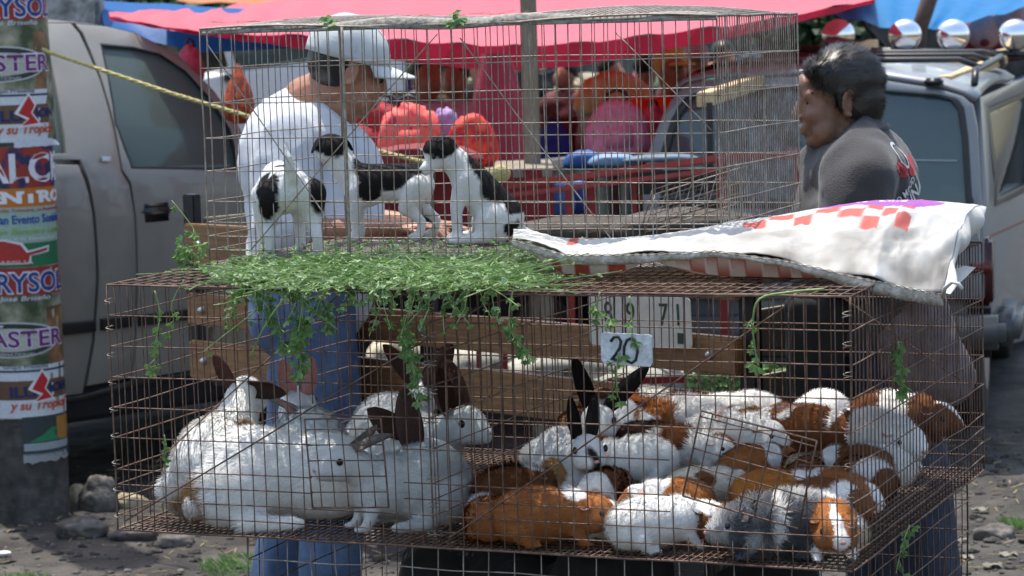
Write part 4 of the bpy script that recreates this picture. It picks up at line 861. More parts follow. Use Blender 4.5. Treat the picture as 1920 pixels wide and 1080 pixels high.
# ------------------------------------------------------------------ people
def headprims(b, hc, fw, up_, hs=1.0):
    """face looks along fw"""
    lf = up_.cross(fw).normalized(); up_ = fw.cross(lf).normalized(); R = Matrix((fw, lf, up_)).transposed()
    g = lambda x, y, z: hc+R@V(x*hs, y*hs, z*hs)
    E = lambda c, r: b.ell(g(*c), tuple(q*hs for q in r), rot=R)
    E((-.018, 0, .028), (.098, .077, .094)); E((.03, 0, -.03), (.066, .061, .088)); E((.02, 0, -.075), (.06, .056, .04)); E((.070, 0, -.096), (.019, .024, .016))
    b.cap(g(.092, 0, .012), g(.108, 0, -.026), .0085, .012); E((.100, .011, -.034), (.011, .008, .008)); E((.100, -.011, -.034), (.011, .008, .008))
    b.cap(g(.078, -.036, .022), g(.078, .036, .022), .013); b.ell(g(.085, 0, .045), (.014, .04, .03), rot=R)
    for s in (-1, 1):
        b.cap(g(.087, .020*s, .012), g(.074, .044*s, .011), .0065*hs, .005*hs); b.cap(g(.086, .020*s, -.006), g(.074, .042*s, -.006), .0055*hs, .005*hs)
        E((.062, .036*s, -.03), (.028, .024, .026)); E((.045, .046*s, -.07), (.03, .018, .03))
        # ear with rim
        ec = V(-.012, .076*s, -.005)
        E(ec, (.017, .007, .028)); ring = [g(ec.x+.018*math.cos(a)-.004, ec.y+.009*s+.004*s*math.cos(a), ec.z+.031*math.sin(a)+.002) for a in np.linspace(-1.9, 2.2, 12)]
        b.tube(ring, .005, 8); E((-.006, .078*s, -.030), (.009, .006, .010))
    b.cap(g(.094, -.02, -.060), g(.094, .02, -.060), .0075); b.cap(g(.092, -.017, -.071), g(.092, .017, -.071), .0075)
    return R, g
def hand(b, wr, dirv, nv, s=1.0):
    """palm + 4 fingers + thumb in direction dirv, palm normal nv"""
    d = dirv.normalized(); n_ = (nv-d*nv.dot(d)).normalized(); sd_ = d.cross(n_)
    b.cap(wr, wr+d*.03*s, .026*s, .024*s)
    b.cap(wr+d*.04*s+sd_*.025*s, wr+d*.085*s+sd_*.028*s, .014*s); b.cap(wr+d*.04*s-sd_*.02*s, wr+d*.085*s-sd_*.024*s, .014*s); b.cap(wr+d*.04*s, wr+d*.088*s, .016*s)
    for k, L in enumerate((.065, .075, .07, .055)):
        o = (k-1.5)*.019*s; p = wr+d*.09*s+sd_*o; p1 = p+d*L*.5*s-n_*.008*s; p2 = p1+d*L*.38*s-n_*.022*s; b.cap(p, p1, .0088*s, .008*s); b.cap(p1, p2, .008*s, .0068*s)
    p = wr+d*.025*s+sd_*.03*s; p1 = p+(d*.7+sd_).normalized()*.035*s; b.cap(p, p1, .012*s, .010*s); b.cap(p1, p1+(d+sd_*.3-n_*.3).normalized()*.03*s, .010*s, .0075*s)
def wrinkle(amp, s=7):
    def f_(p):
        q = Vector(p)*s; a = noise.noise(V(q.x*1.0, q.y, q.z*.7)); b_ = noise.noise(V(q.x*2.3+3, q.y*2.3, q.z*1.5)); return amp*((1-abs(a)*2.2)+.5*(1-abs(b_)*2))*.6
    return f_
# --- man in the white shirt and cap
Y1 = 6.92
g1 = empty('person', V(at(590, 560, Y1).x, Y1, 0), 'man in a white shirt, jeans and white cap, bending over behind the puppies', 'person')
hc = at(655, 132, Y1); fw = V(.92, .28, -.34).normalized(); b = MB()
upv = V(.30, 0, 1).normalized(); R1, hg = headprims(b, hc, fw, upv)
nb = at(575, 188, Y1+.03); b.cap(hc+V(-.03, 0, -.04), nb, .060, .066); b.cap(hc+V(-.02, 0, -.10), nb+V(0, 0, -.03), .05, .062)
shc = at(560, 250, Y1+.05); hip = at(590, 560, Y1+.03)
for s in (-1, 1):
    sh = shc+V(.02*s, .17*s, -.005+.0*s); el = at(545, 425, Y1)+V(.0, .20*s, 0) if s < 0 else shc+V(.12, .2, -.25); wr = at(738, 428, Y1-.12) if s < 0 else el+V(.2, -.02, -.02)
    b.cap(sh, el, .047, .040); b.cap(el, wr, .040, .026); hand(b, wr, (V(1, -.1, .0) if s < 0 else V(1, 0, -.1)), V(0, 0, 1))
b.cap(shc+V(0, 0, -.02), at(585, 420, Y1+.04), .14, .13); b.cap(at(585, 420, Y1+.04), hip, .13, .14)
kn, an = [], []
for s in (-1, 1):
    h_ = hip+V(0, .085*s, -.02); k_ = V(hip.x-.03-.06*s, hip.y+.10*s, .50); a_ = V(hip.x-.10-.1*s, hip.y+.11*s, .09); kn.append((h_, k_, a_))
    b.cap(h_, k_, .085, .058); b.cap(k_, a_, .055, .04); b.cap(a_, a_+V(.14, 0, -.045), .04, .03)
body = link('body', blob(b, .0055, 3, 'body'), g1, M['skin2'])
s_ = MB(); nb2 = nb+V(-.0, 0, -.035)
top1 = at(560, 222, Y1+.05)
s_.ell(top1+V(0.01, 0, -.06), (.135, .215, .115)); s_.ell(at(540, 300, Y1+.05), (.13, .20, .17)); s_.cap(at(578, 330, Y1+.05), at(594, 470, Y1+.04), .165, .17); s_.cap(at(620, 320, Y1+.02), at(600, 440, Y1), .13, .165); s_.cap(at(592, 540, Y1+.04), at(592, 480, Y1+.04), .165, .178)
s_.cap(nb2+V(-.03, 0, -.02), nb2+V(-.03, 0, -.06), .078, .12)
s_.cap(shc+V(-.02, -.17, -.01), at(540, 410, Y1)+V(0, -.2, 0), .085, .075); s_.cap(shc+V(.02, .17, -.01), shc+V(.10, .2, -.2), .085, .07)
cut = nb2.z+.012
me = blob(s_, .009, 6, 'shirt', disp=wrinkle(.020, 6))
shirt1 = link('t_shirt', me, g1, M['whitecloth'])
# raised sleeve hem and shirt hem as rolled edges
m_ = MB()
m_.tube([nb2+V(-.03, 0, .0)+V(.083*math.cos(a), .083*math.sin(a), .018-.02*math.cos(a)) for a in np.linspace(0, 2*math.pi, 25)], .006, 8); m_.obj('collar', M['whitecloth'], g1, True)
t_ = MB()
for h_, k_, a_ in kn: t_.cap(h_+V(0, 0, .02), k_, .118, .088); t_.cap(k_, a_+V(0, 0, -.03), .084, .07)
t_.ell(hip+V(-.02, 0, .0), (.155, .19, .13)); t_.ell(hip+V(-.07, 0, -.05), (.11, .17, .11))
link('jeans', blob(t_, .010, 4, 'jeans', disp=wrinkle(.009, 6)), g1, M['denim'])
m_ = MB(); m_.tube([hip+V(-.01, 0, .10)+V(.162*math.cos(a), .192*math.sin(a), 0) for a in np.linspace(0, 2*math.pi, 33)], .02, 8, flat=.3); m_.obj('belt', M['leather'], g1, True)
for k, (h_, k_, a_) in enumerate(kn):
    m_ = MB(); m_.ell(a_+V(.05, 0, -.045), (.13, .05, .045)); m_.obj('shoe', M['blackrubber'], g1, True)
# hair under the cap
h_ = MB(); h_.ell(hg(-.035, 0, .015), (.086, .082, .085), rot=R1); hm = blob(h_, .006, 2, 'hair', disp=lambda p: .002*fbm(p, 60)); hr = link('hair', hm, g1, M['hair'])
# cap
cp_ = MB(); Pc = []
cR = (Matrix.Rotation(math.radians(8), 3, V(0, 1, 0))).to_3x3(); RC = R1@cR
def cg_(x, y, z): return hc+R1@(Matrix.Rotation(math.radians(-4), 3, 'Y')@V(x, y, z))
for i in range(15):
    ph_ = math.pi/2*i/14
    Pc.append([cg_(-.014+(.112*math.sin(ph_)+.0005)*math.cos(a), (.090*math.sin(ph_)+.0005)*math.sin(a)*(1+.02*math.cos(6*a)), .045+.098*math.cos(ph_)*(1-.12*math.cos(a)*math.sin(ph_)) + .003*math.sin(a*5+ph_*4)) for a in np.linspace(0, 2*math.pi, 36, endpoint=False)])
Pc.append([cg_(-.014+.113*math.cos(a), .091*math.sin(a), .028) for a in np.linspace(0, 2*math.pi, 36, endpoint=False)])
cp_.grid(Pc, closed=True); co_ = cp_.obj('cap', M['capwhite'], g1, True); x_ = co_.modifiers.new('s', 'SOLIDIFY'); x_.thickness = .002
m_ = MB(); Pb = []
for i in range(9):
    r_ = i/8; row = []
    for j in range(17):
        a = -1.15+2.3*j/16; rr = 1+r_*.78*math.cos(a*.9)**.8 if abs(a) < 1.7 else 1
        row.append(cg_(-.014+.110*math.cos(a)*rr, .089*math.sin(a)*(1+.12*r_), .034-.012*r_-.020*abs(math.sin(a))**2*(.3+r_)))
    Pb.append(row)
m_.grid(Pb); o = m_.obj('brim', M['capwhite'], co_, True); x_ = o.modifiers.new('s', 'SOLIDIFY'); x_.thickness = .004
m_ = MB(); m_.ell(cg_(-.014, 0, .144), (.008, .008, .005)); m_.obj('button', M['capwhite'], co_, True)
for k in range(6):
    a = k*math.pi/3+.5; m_ = MB(); m_.tube([cg_(-.014+(.1125*math.sin(p_))*math.cos(a), (.0905*math.sin(p_))*math.sin(a), .045+.0985*math.cos(p_)) for p_ in np.linspace(.05, 1.5, 9)], .0012, 5); m_.obj('seam', M['capwhite'], co_, True)
for sy in (-1, 1):
    m_ = MB(); m_.ell(hg(.080, .030*sy, .002), (.011,)*3, 12, 8); m_.obj('eye', M['eye'], g1, True)
# --- man in the dark grey T-shirt
Y2 = 6.12
g2 = empty('person', V(at(1650, 600, Y2).x, Y2, 0), 'dark haired man in a charcoal printed T-shirt looking to the left, behind the feed sack', 'person')
hc2 = at(1570, 190, Y2); fw2 = V(-.99, -.05, -.04).normalized(); b = MB(); upv2 = V(-.04, 0, 1)
R2, hg2 = headprims(b, hc2, fw2, upv2, .93)
b.ell(hg2(.035, 0, -.09), (.046, .050, .026), rot=R2)
nb = at(1600, 268, Y2+.01); b.cap(hc2+V(.03, 0, -.02), nb, .060, .064); b.cap(hc2+V(.005, 0, -.08), nb+V(0, 0, -.03), .052, .06)
shc2 = at(1600, 320, Y2+.02); hip2 = at(1640, 620, Y2+.04)
for s in (-1, 1):
    sh = shc2+V(0, .12*s, -.07); el = at(1615, 510, Y2)+V(0, .18*s, 0); wr = at(1560, 478, Y2)+V(0, .13*s, 0); b.cap(sh, el, .048, .045); b.cap(el, wr, .044, .03); hand(b, wr, V(-.6, 0, .1), V(0, s, 0), .8)
b.cap(shc2+V(0, 0, -.05), hip2, .10, .12)
kn2 = []
for s in (-1, 1):
    h_ = hip2+V(.01, .09*s, -.04); k_ = V(at(1690, 900, Y2).x-.03*s, Y2+.09*s, .50); a_ = V(at(1722, 1040, Y2).x-.05*s, Y2+.10*s, .09); kn2.append((h_, k_, a_)); b.cap(h_, k_, .09, .06); b.cap(k_, a_, .058, .042); b.cap(a_, a_+V(-.14, 0, -.045), .04, .03)
link('body', blob(b, .0055, 3, 'body'), g2, M['skin'])
s_ = MB()
s_.ell(at(1606, 325, Y2+.02), (.120, .19, .115)); s_.ell(at(1585, 330, Y2+.02), (.105, .15, .10)); s_.cap(at(1607, 262, Y2+.01), at(1607, 300, Y2+.01), .076, .10); s_.ell(at(1632, 345, Y2+.02), (.095, .15, .12)); s_.cap(at(1603, 380, Y2+.02), at(1625, 570, Y2+.03), .135, .155); s_.ell(at(1578, 430, Y2+.02), (.125, .17, .16)); s_.cap(at(1610, 268, Y2+.01), at(1610, 310, Y2+.01), .070, .12)
for s__ in (-1, 1): s_.cap(at(1612, 290, Y2)+V(0, .05*s__, 0), at(1600, 330, Y2)+V(0, .13*s__, 0), .075, .085); s_.cap(at(1598, 340, Y2)+V(0, .135*s__, 0), at(1580, 480, Y2)+V(0, .16*s__, 0), .080, .085)
s_.ell(hip2+V(-.01, 0, .02), (.16, .21, .11))
shirt2 = link('t_shirt', blob(s_, .011, 22, 'shirt', disp=wrinkle(.026, 6.5)), g2, M['greycloth'])
m_ = MB(); cc0 = at(1607, 249, Y2)+V(.0, 0, 0); m_.tube([cc0+V(.072*math.cos(a), .072*math.sin(a), .014*math.cos(a)) for a in np.linspace(0, 2*math.pi, 25)], .007, 8); m_.obj('collar', M['greycloth'], g2, True)
t_ = MB()
for h_, k_, a_ in kn2: t_.cap(h_+V(0, 0, .02), k_, .12, .092); t_.cap(k_, a_+V(0, 0, -.03), .09, .078)
t_.ell(hip2+V(.01, 0, -.02), (.165, .2, .13))
link('jeans', blob(t_, .010, 4, 'jeans', disp=wrinkle(.009, 6)), g2, M['darkdenim'])
for k, (h_, k_, a_) in enumerate(kn2):
    m_ = MB(); m_.ell(a_+V(-.05, 0, -.045), (.13, .05, .045)); m_.obj('shoe', M['blackrubber'], g2, True)
h_ = MB(); h_.ell(hg2(-.022, 0, .052), (.087, .079, .079), rot=R2); h_.ell(hg2(-.046, 0, .005), (.060, .074, .074), rot=R2); h_.ell(hg2(.040, 0, .082), (.034, .052, .026), rot=R2); h_.ell(hg2(-.070, 0, -.04), (.024, .044, .034), rot=R2)
for s in (-1, 1): h_.cap(hg2(.008, .070*s, .03), hg2(.006, .072*s, -.012), .012, .007)
hm = blob(h_, .005, 3, 'hair', disp=lambda p: .0016*fbm(p, 40)); hr = link('hair', hm, g2, M['hair'])
def hairstrands(me, parent, n, ln, flow, seed, mt, keep=None):
    o = None
    f0 = M['furblade']; M['furblade'] = mt; mm = me.copy(); o = fur(parent, mm, lambda p: (.02, .017, .015), n, ln, .0011, flow, lift=.55, name='strands', clump=.9, seed=seed, keep=keep); M['furblade'] = f0; return o
hairstrands(hm, hr, 24000, .02, lambda p: (R2@V(-1, 0, -.35)), 5, M['strands'])
hairstrands(bpy.data.objects[hr.name].data, hr, 10, .01, lambda p: V(0, 0, 1), 6, M['greyhair'])
gm = MB()
for k in range(60):
    p = hg2(-.055+random.uniform(-.03, .02), -.076-random.uniform(0, .004), -.055+random.uniform(-.015, .02)); gm.tube([p, p+R2@V(-.012, -.001, -.010)], .0007, 4)
gm.obj('grey_strands', M['greyhair'], hr)
m_ = MB(); m_.tube([hg2(.088, -.020, .026), hg2(.082, -.036, .030), hg2(.068, -.048, .026)], [.004, .0045, .002], 6); m_.tube([hg2(.088, .020, .026), hg2(.082, .036, .030), hg2(.068, .048, .026)], [.004, .0045, .002], 6); m_.obj('eyebrows', M['hair'], g2, True)
for sy in (-1, 1):
    m_ = MB(); m_.ell(hg2(.0765, .031*sy, .004), (.0085,)*3, 12, 8); m_.obj('eye', M['eye'], g2, True)
m_ = MB(); m_.tube([at(1528, 312, Y2)+V(0, -.245, 0), at(1530, 350, Y2)+V(0, -.262, 0), at(1522, 395, Y2)+V(0, -.265, 0)], .003, 6)
# print on the back of the T-shirt
dg = bpy.context.evaluated_depsgraph_get(); dg.update()
from mathutils.bvhtree import BVHTree
def drape_on(o, vs, d, off):
    mw = Matrix.Translation(o.parent.location); bv = BVHTree.FromPolygons([mw@v.co for v in o.data.vertices], [list(p.vertices) for p in o.data.polygons]); out = []
    for p in vs:
        hit = bv.ray_cast(p-d*.6, d); out.append(hit[0]-d*off if hit[0] else p)
    return out
pc = at(1690, 336, Y2-.08); pd = V(-.62, .78, 0).normalized(); Xs = V(pd.y, -pd.x, 0).normalized(); Xs = Xs if Xs.x > 0 else -Xs
def tilted(x, y):  # print coordinates rotated 35 degrees
    a = math.radians(33); return Xs*(x*math.cos(a)-y*math.sin(a))+Z*(x*math.sin(a)+y*math.cos(a))
def printed(name, loops, col):
    for pts in loops:
        bm = bmesh.new(); vs = [bm.verts.new(pc+tilted(x, y)) for x, y in pts]; bm.faces.new(vs); bmesh.ops.triangulate(bm, faces=bm.faces[:])
        bmesh.ops.subdivide_edges(bm, edges=bm.edges[:], cuts=2); bm.verts.index_update(); q = drape_on(shirt2, [v.co.copy() for v in bm.verts], pd, .0022)
        me = mesh(name, q, [[v.index for v in f.verts] for f in bm.faces]); bm.free(); link(name, me, g2, col)
def printtext(t, size, x, y):
    cu = bpy.data.curves.new('t', 'FONT'); cu.body = t; cu.size = size; cu.align_x = 'CENTER'; cu.resolution_u = 2; cu.offset = size*.02
    o = bpy.data.objects.new('t', cu); COL.objects.link(o); dg = bpy.context.evaluated_depsgraph_get(); dg.update(); me = bpy.data.meshes.new_from_object(o.evaluated_get(dg)); bpy.data.objects.remove(o)
    q = drape_on(shirt2, [pc+tilted(v.co.x+x, v.co.y+y) for v in me.vertices], pd, .0024); setco(me, np.array([tuple(v) for v in q])); link('lettering', me, g2, mat('white_print', (.6, .6, .6), .7))
el_ = lambda cx, cy, rx, ry, rot, n=20: [(cx+rx*math.cos(a)*math.cos(rot)-ry*math.sin(a)*math.sin(rot), cy+rx*math.cos(a)*math.sin(rot)+ry*math.sin(a)*math.cos(rot)) for a in np.linspace(0, 2*math.pi, n, endpoint=False)]
redp = mat('red_print', (.42, .05, .06), .7); whp = mat('white_print', (.6, .6, .6), .7)
printed('emblem', [el_(-.015, .04, .018, .046, .75)], redp); printed('emblem', [el_(.055, .0, .03, .02, .2)], redp)
a_ = el_(.02, .055, .020, .048, .35); b_ = el_(.02, .055, .014, .040, .35); n = len(a_)
for i in range(n): printed('emblem', [[a_[i], a_[(i+1) % n], b_[(i+1) % n], b_[i]]], whp)
printtext('NO MOOD', .022, -.02, -.030); printtext('¡LUNA', .046, .0, -.068)
# jacket hanging between him and the wires
m_ = MB(); c_ = at(1752, 650, 5.95); m_.cap(c_+V(-.02, 0, .10), c_+V(.01, 0, -.07), .05, .075); m_.ell(c_+V(-.05, 0, -.02), (.08, .05, .11))
tag(rebase(link('jacket', blob(m_, .008, 3, 'j', disp=wrinkle(.014, 9)), None, mat('grey_brown_knit', (.14, .115, .12), .95, var=.2))), 'grey brown knitted jacket hanging behind the right side of the rusty cage', 'jacket')
m_ = MB(); c_ = at(1533, 680, 6.0); m_.box(c_, (.13, .09, .34), Matrix.Rotation(-TH, 3, 'Z'), .02)
tag(rebase(link('bin_bag', blob(m_, .008, 3, 'bag', disp=wrinkle(.012, 9)), None, M['blackmatte'])), 'black bag hanging behind the right half of the rusty cage', 'bag')
# ------------------------------------------------------------------ ground
M['dirt'] = mat('dirt_ground', (.032, .029, .026), .95, var=.5, vscale=2.2, col2=(.072, .065, .056), bump=1, bscale=26, contrast=(.42, .62))
def gh(x, y): return .018*noise.fractal(V(x*1.7, y*1.7, 0), 1, 2, 4)+.006*noise.noise(V(x*14, y*14, 3))
xs = np.linspace(-3.4, 4.2, 230); ys = np.linspace(6.8, 14.5, 230)
m_ = MB(); P = []
for i, y in enumerate(ys):
    e = min(1, (y-6.8)/.6, (14.5-y)/.6)
    P.append([V(x, y, gh(x, y)*max(0, min(e, (x+3.4)/.4, (4.2-x)/.4))) for x in xs])
m_.grid(P); near = m_.me('ground')
m_ = MB()   # the wide sheet goes round the detailed patch
def sheet(x0, y0, x1, y1): m_.add([(x0, y0, 0), (x1, y0, 0), (x1, y1, 0), (x0, y1, 0)], [(0, 1, 2, 3)])
sheet(-150, -60, 150, 6.8); sheet(-150, 14.5, 150, 260); sheet(-150, 6.8, -3.4, 14.5); sheet(4.2, 6.8, 150, 14.5)
k = len(m_.v); a = getco(near); m_.add([tuple(v) for v in a], [tuple(p.vertices) for p in near.polygons])
o = link('ground', m_.me('ground'), None, M['dirt'], True); o['kind'] = 'structure'
def rock(loc, r, seed, m, label, sq=(1, 1, .75)):
    b = MB(); b.ell((0, 0, 0), 1, 26, 18); me = b.me('rock'); a = getco(me)
    for i, p in enumerate(a):
        v = Vector(p); d = 1+.38*noise.noise(v*1.1+V(seed, 0, 0))+.14*noise.noise(v*3+V(0, seed, 0))+.05*noise.noise(v*8); pl_ = V(math.sin(seed), math.cos(seed*2), .6).normalized(); q = v*d
        for t in range(3):
            nn = V(math.sin(seed*3+t*2), math.cos(seed+t*2.4), .5*math.sin(t*3+seed)).normalized(); over = q.dot(nn)-.78
            if over > 0: q -= nn*over*.85
        a[i] = (q.x*r*sq[0], q.y*r*sq[1], q.z*r*sq[2])
    setco(me, a); o = link('rock', me, None, m, True); o.location = loc+Z*(r*sq[2]*.55); return tag(o, label, 'rock', 'rocks beside the post')
rock(onz(178, 968, 0)+V(0, .1, 0), .075, 1.3, M['rock'], 'tallest grey rock, standing behind the others by the post', (1, .8, 1.25))
rock(onz(155, 1005, 0), .085, 4.1, M['rock'], 'rounded grey rock nearest the foot of the post', (1.1, .8, .55))
rock(onz(125, 965, 0)+V(0, .25, 0), .05, 2.2, M['rock2'], 'pale yellowish stone between the post and the tall rock', (.9, .7, 1))
rock(onz(240, 960, 0)+V(0, .1, 0), .06, 6.2, M['rock2'], 'pale stone right of the tall rock', (1, .7, .6))
rock(onz(248, 1008, 0), .065, 7.7, M['rock'], 'dark flat rock under the left corner of the rusty cage', (1.3, .8, .5))
rock(onz(332, 1022, 0), .06, 9.4, M['rock'], 'black lump of rock right of the flat one', (1.2, .8, .45))
rock(onz(1868, 1012, 0), .06, 3.4, M['rock'], 'grey rock at the right edge of the picture', (1.3, .9, .6))
rock(onz(1915, 998, 0)+V(.1, 0, 0), .07, 5.4, M['rock'], 'larger grey rock cut off by the right edge of the picture', (1.1, .9, .7))
m1, m2, m3, m4 = MB(), MB(), MB(), MB()
for i in range(5200):
    x, y = random.uniform(-2.2, 2.6), 7.9+random.random()**1.3*3.2; z = gh(x, y); r = random.choice([.003, .004, .005, .007, .012 if random.random() < .35 else .005])
    if x > 1.2 and random.random() < .5: r *= 1.3
    q = V(x, y, z+r*.3); b = m1 if random.random() < .9 else m2; n0 = len(b.v); b.ell(q, (r*random.uniform(.7, 1.5), r, r*.6), 6, 4)
m1.top('gravel', M['rock'], 'dark grit and small stones scattered on the ground', 'gravel', kind='stuff'); m2.top('gravel', mat('grit_pale', (.22, .2, .16), .9, var=.4), 'pale chips of stone scattered on the ground', 'gravel', kind='stuff')
for i in range(700):
    x, y = random.uniform(-2.2, 2.6), random.uniform(7.8, 11.0); z = gh(x, y)+.003; a = random.uniform(0, 6.3); L = random.uniform(.02, .09)
    p = V(x, y, z); m3.tube([p, p+V(math.cos(a)*L, math.sin(a)*L, random.uniform(0, .008))], random.uniform(.001, .0025), 4)
m3.top('straw', M['dry'], 'straw and dry stalks littered over the dirt', 'straw', kind='stuff')
m5 = MB()
for i in range(900):
    x, y = random.uniform(-2.2, 2.6), 7.9+random.random()*2.6; r = random.uniform(.006, .020)*(1 if random.random() < .8 else 1.6); n0 = len(m5.v); m5.ell((x, y, gh(x, y)+r*.15), (r*1.3, r, r*.55), 7, 5)
    for q in range(n0, len(m5.v)): p = V(*m5.v[q]); m5.v[q] = tuple(p+noise.noise_vector(p*60)*r*.5)
m5.top('dirt_clods', M['dirt'], 'clods of dark earth over the ground', 'clods', kind='stuff')
def grasstuft(px, py, n, rad, h, label):
    c = onz(px, py, 0); b = MB()
    for i in range(n):
        a, r = random.uniform(0, 6.3), rad*random.random()**.6; p = V(c.x+math.cos(a)*r, c.y+math.sin(a)*r*1.3, gh(c.x, c.y)-.004); d = V(random.gauss(0, .5), random.gauss(0, .5), 1).normalized(); L = h*random.uniform(.4, 1.2); s = d.orthogonal().normalized()*.0022
        b.add([p-s, p+s, p+d*L*.6+s*.7+V(0, 0, -.0), p+d*L+V(d.x, d.y, 0)*L*.5], [(0, 1, 2), (0, 2, 3)])
    b.top('grass', M['leaf'], label, 'grass', kind='stuff')
grasstuft(445, 1062, 500, .13, .03, 'patch of short grass behind the left leg of the man in jeans')
grasstuft(30, 1100, 400, .14, .03, 'thin pale grass at the bottom left corner')
grasstuft(1905, 985, 200, .05, .04, 'grass tuft at the foot of the small cage on the right')
grasstuft(1850, 950, 120, .10, .015, 'flattened green stalks on the dirt right of the cages')
m_ = MB(); c = onz(8, 1042, 0); m_.ell(c+V(.0, 0, .01), (.026, .018, .008)); m_.tube([c+V(-.02, 0, .01), c+V(-.11, -.01, .008)], .005, 6, flat=.5); m_.top('plastic_spoon', mat('white_plastic', (.8, .8, .82), .35), 'white plastic spoon on the dirt near the post', 'spoon', smooth=True)
for i, (px, py, w_) in enumerate(((1838, 960, .05), (1800, 1018, .04), (1890, 1045, .05), (1860, 1065, .05), (1815, 1050, .03))):
    c = onz(px, py, 0); m_ = MB(); w_ *= .6; P = [[c+V((a-2)*w_/2, (b-1.5)*.012, .012+.006*math.sin(a*2+b*3+i)) for b in range(4)] for a in range(5)]; m_.grid(P)
    m_.top('paper_scrap', mat('pale_scrap', (.24, .22, .18), .9), ['long pale scrap on the dirt beside the shade edge', 'pale scrap of husk by the man\'s leg', 'pale chip at the lower right', 'pale scrap at the bottom right', 'small pale scrap beside the dark stones'][i], 'litter')
# ------------------------------------------------------------------ post with posters
pc0 = onz(47, 985, 0); PR_ = .145; PX = V(1, 0, 0)
post = empty('utility_post', V(pc0.x, pc0.y+PR_, 0), 'round concrete post pasted all over with torn concert posters', 'post')
px_, py_ = pc0.x, pc0.y+PR_
m_ = MB(); P = [[V(px_+(PR_-.003*(z/3)+.002*noise.noise(V(a*2, z*6, 0)))*math.cos(a), py_+PR_*math.sin(a), z) for a in np.linspace(0, 2*math.pi, 48, endpoint=False)] for z in np.linspace(-.05, 4, 60)]
m_.grid(P, closed=True); link('shaft', m_.me('shaft'), post, mat('old_concrete', (.05, .047, .043), .95, var=.4, vscale=7, bump=.8, bscale=50, col2=(.10, .092, .085)), True)
def cz(py): return at(60, py, pc0.y).z
def pbend(a0, z0, off, s=1.0):
    """flat (x, y) -> on the shaft; x is arc length from angle a0 (0 faces the camera, positive to the right)"""
    return lambda x, y, z: V(px_+(PR_+off+z)*math.sin(a0+x/PR_), py_-(PR_+off+z)*math.cos(a0+x/PR_), z0+y)
def psheet(name, a0, a1, y0, y1, off, m, parent=post, torn=0, seed=0, flap=0):
    z1, z0 = cz(y0), cz(y1); n = 60; m_ = MB(); P = []
    for i in range(n+1):
        a = a0+(a1-a0)*i/n; lo = z0+torn*(noise.noise(V(a*5, seed, 0))+.5*noise.noise(V(a*17, seed, 0))); f_ = flap*max(0, (i/n-.8)/.2)**2
        P.append([V(px_+(PR_+off+f_*(1-j/10)+.0012*noise.noise(V(a*6, j, seed)))*math.sin(a), py_-(PR_+off+f_*(1-j/10))*math.cos(a), lo+(z1-lo)*j/10) for j in range(11)])
    m_.grid(P); return link(name, m_.me(name), parent, m, True)
def pt(txt, py, size, a0, m, parent, off=.004, maxw=None, shear=0, bold=0): return flattext(txt, size, None, V(1, 0, 0), V(0, 1, 0), parent, m, bend=pbend(a0, cz(py), off), maxw=maxw, shear=shear, off=bold)
def shp(name, pts, a0, py, off, m, parent):
    """flat shape (metres) on the shaft"""
    cu = bpy.data.curves.new('t', 'CURVE'); cu.dimensions = '2D'; cu.fill_mode = 'BOTH'; sp = cu.splines.new('POLY'); sp.points.add(len(pts)-1)
    for p, q in zip(sp.points, pts): p.co = (q[0], q[1], 0, 1)
    sp.use_cyclic_u = True; o = bpy.data.objects.new('t', cu); COL.objects.link(o); dg = bpy.context.evaluated_depsgraph_get(); dg.update(); me = bpy.data.meshes.new_from_object(o.evaluated_get(dg)); bpy.data.objects.remove(o)
    bm = bmesh.new(); bm.from_mesh(me)
    for x in np.arange(-.4, .4, .012): bmesh.ops.bisect_plane(bm, geom=bm.verts[:]+bm.edges[:]+bm.faces[:], plane_co=(x, 0, 0), plane_no=(1, 0, 0))
    bm.to_mesh(me); bm.free(); f_ = pbend(a0, cz(py), off); setco(me, np.array([tuple(f_(v.co.x, v.co.y, 0)) for v in me.vertices])); return link(name, me, parent, m)
def ellp(rx, ry, n=40): return [(rx*math.cos(a), ry*math.sin(a)) for a in np.linspace(0, 2*math.pi, n, endpoint=False)]
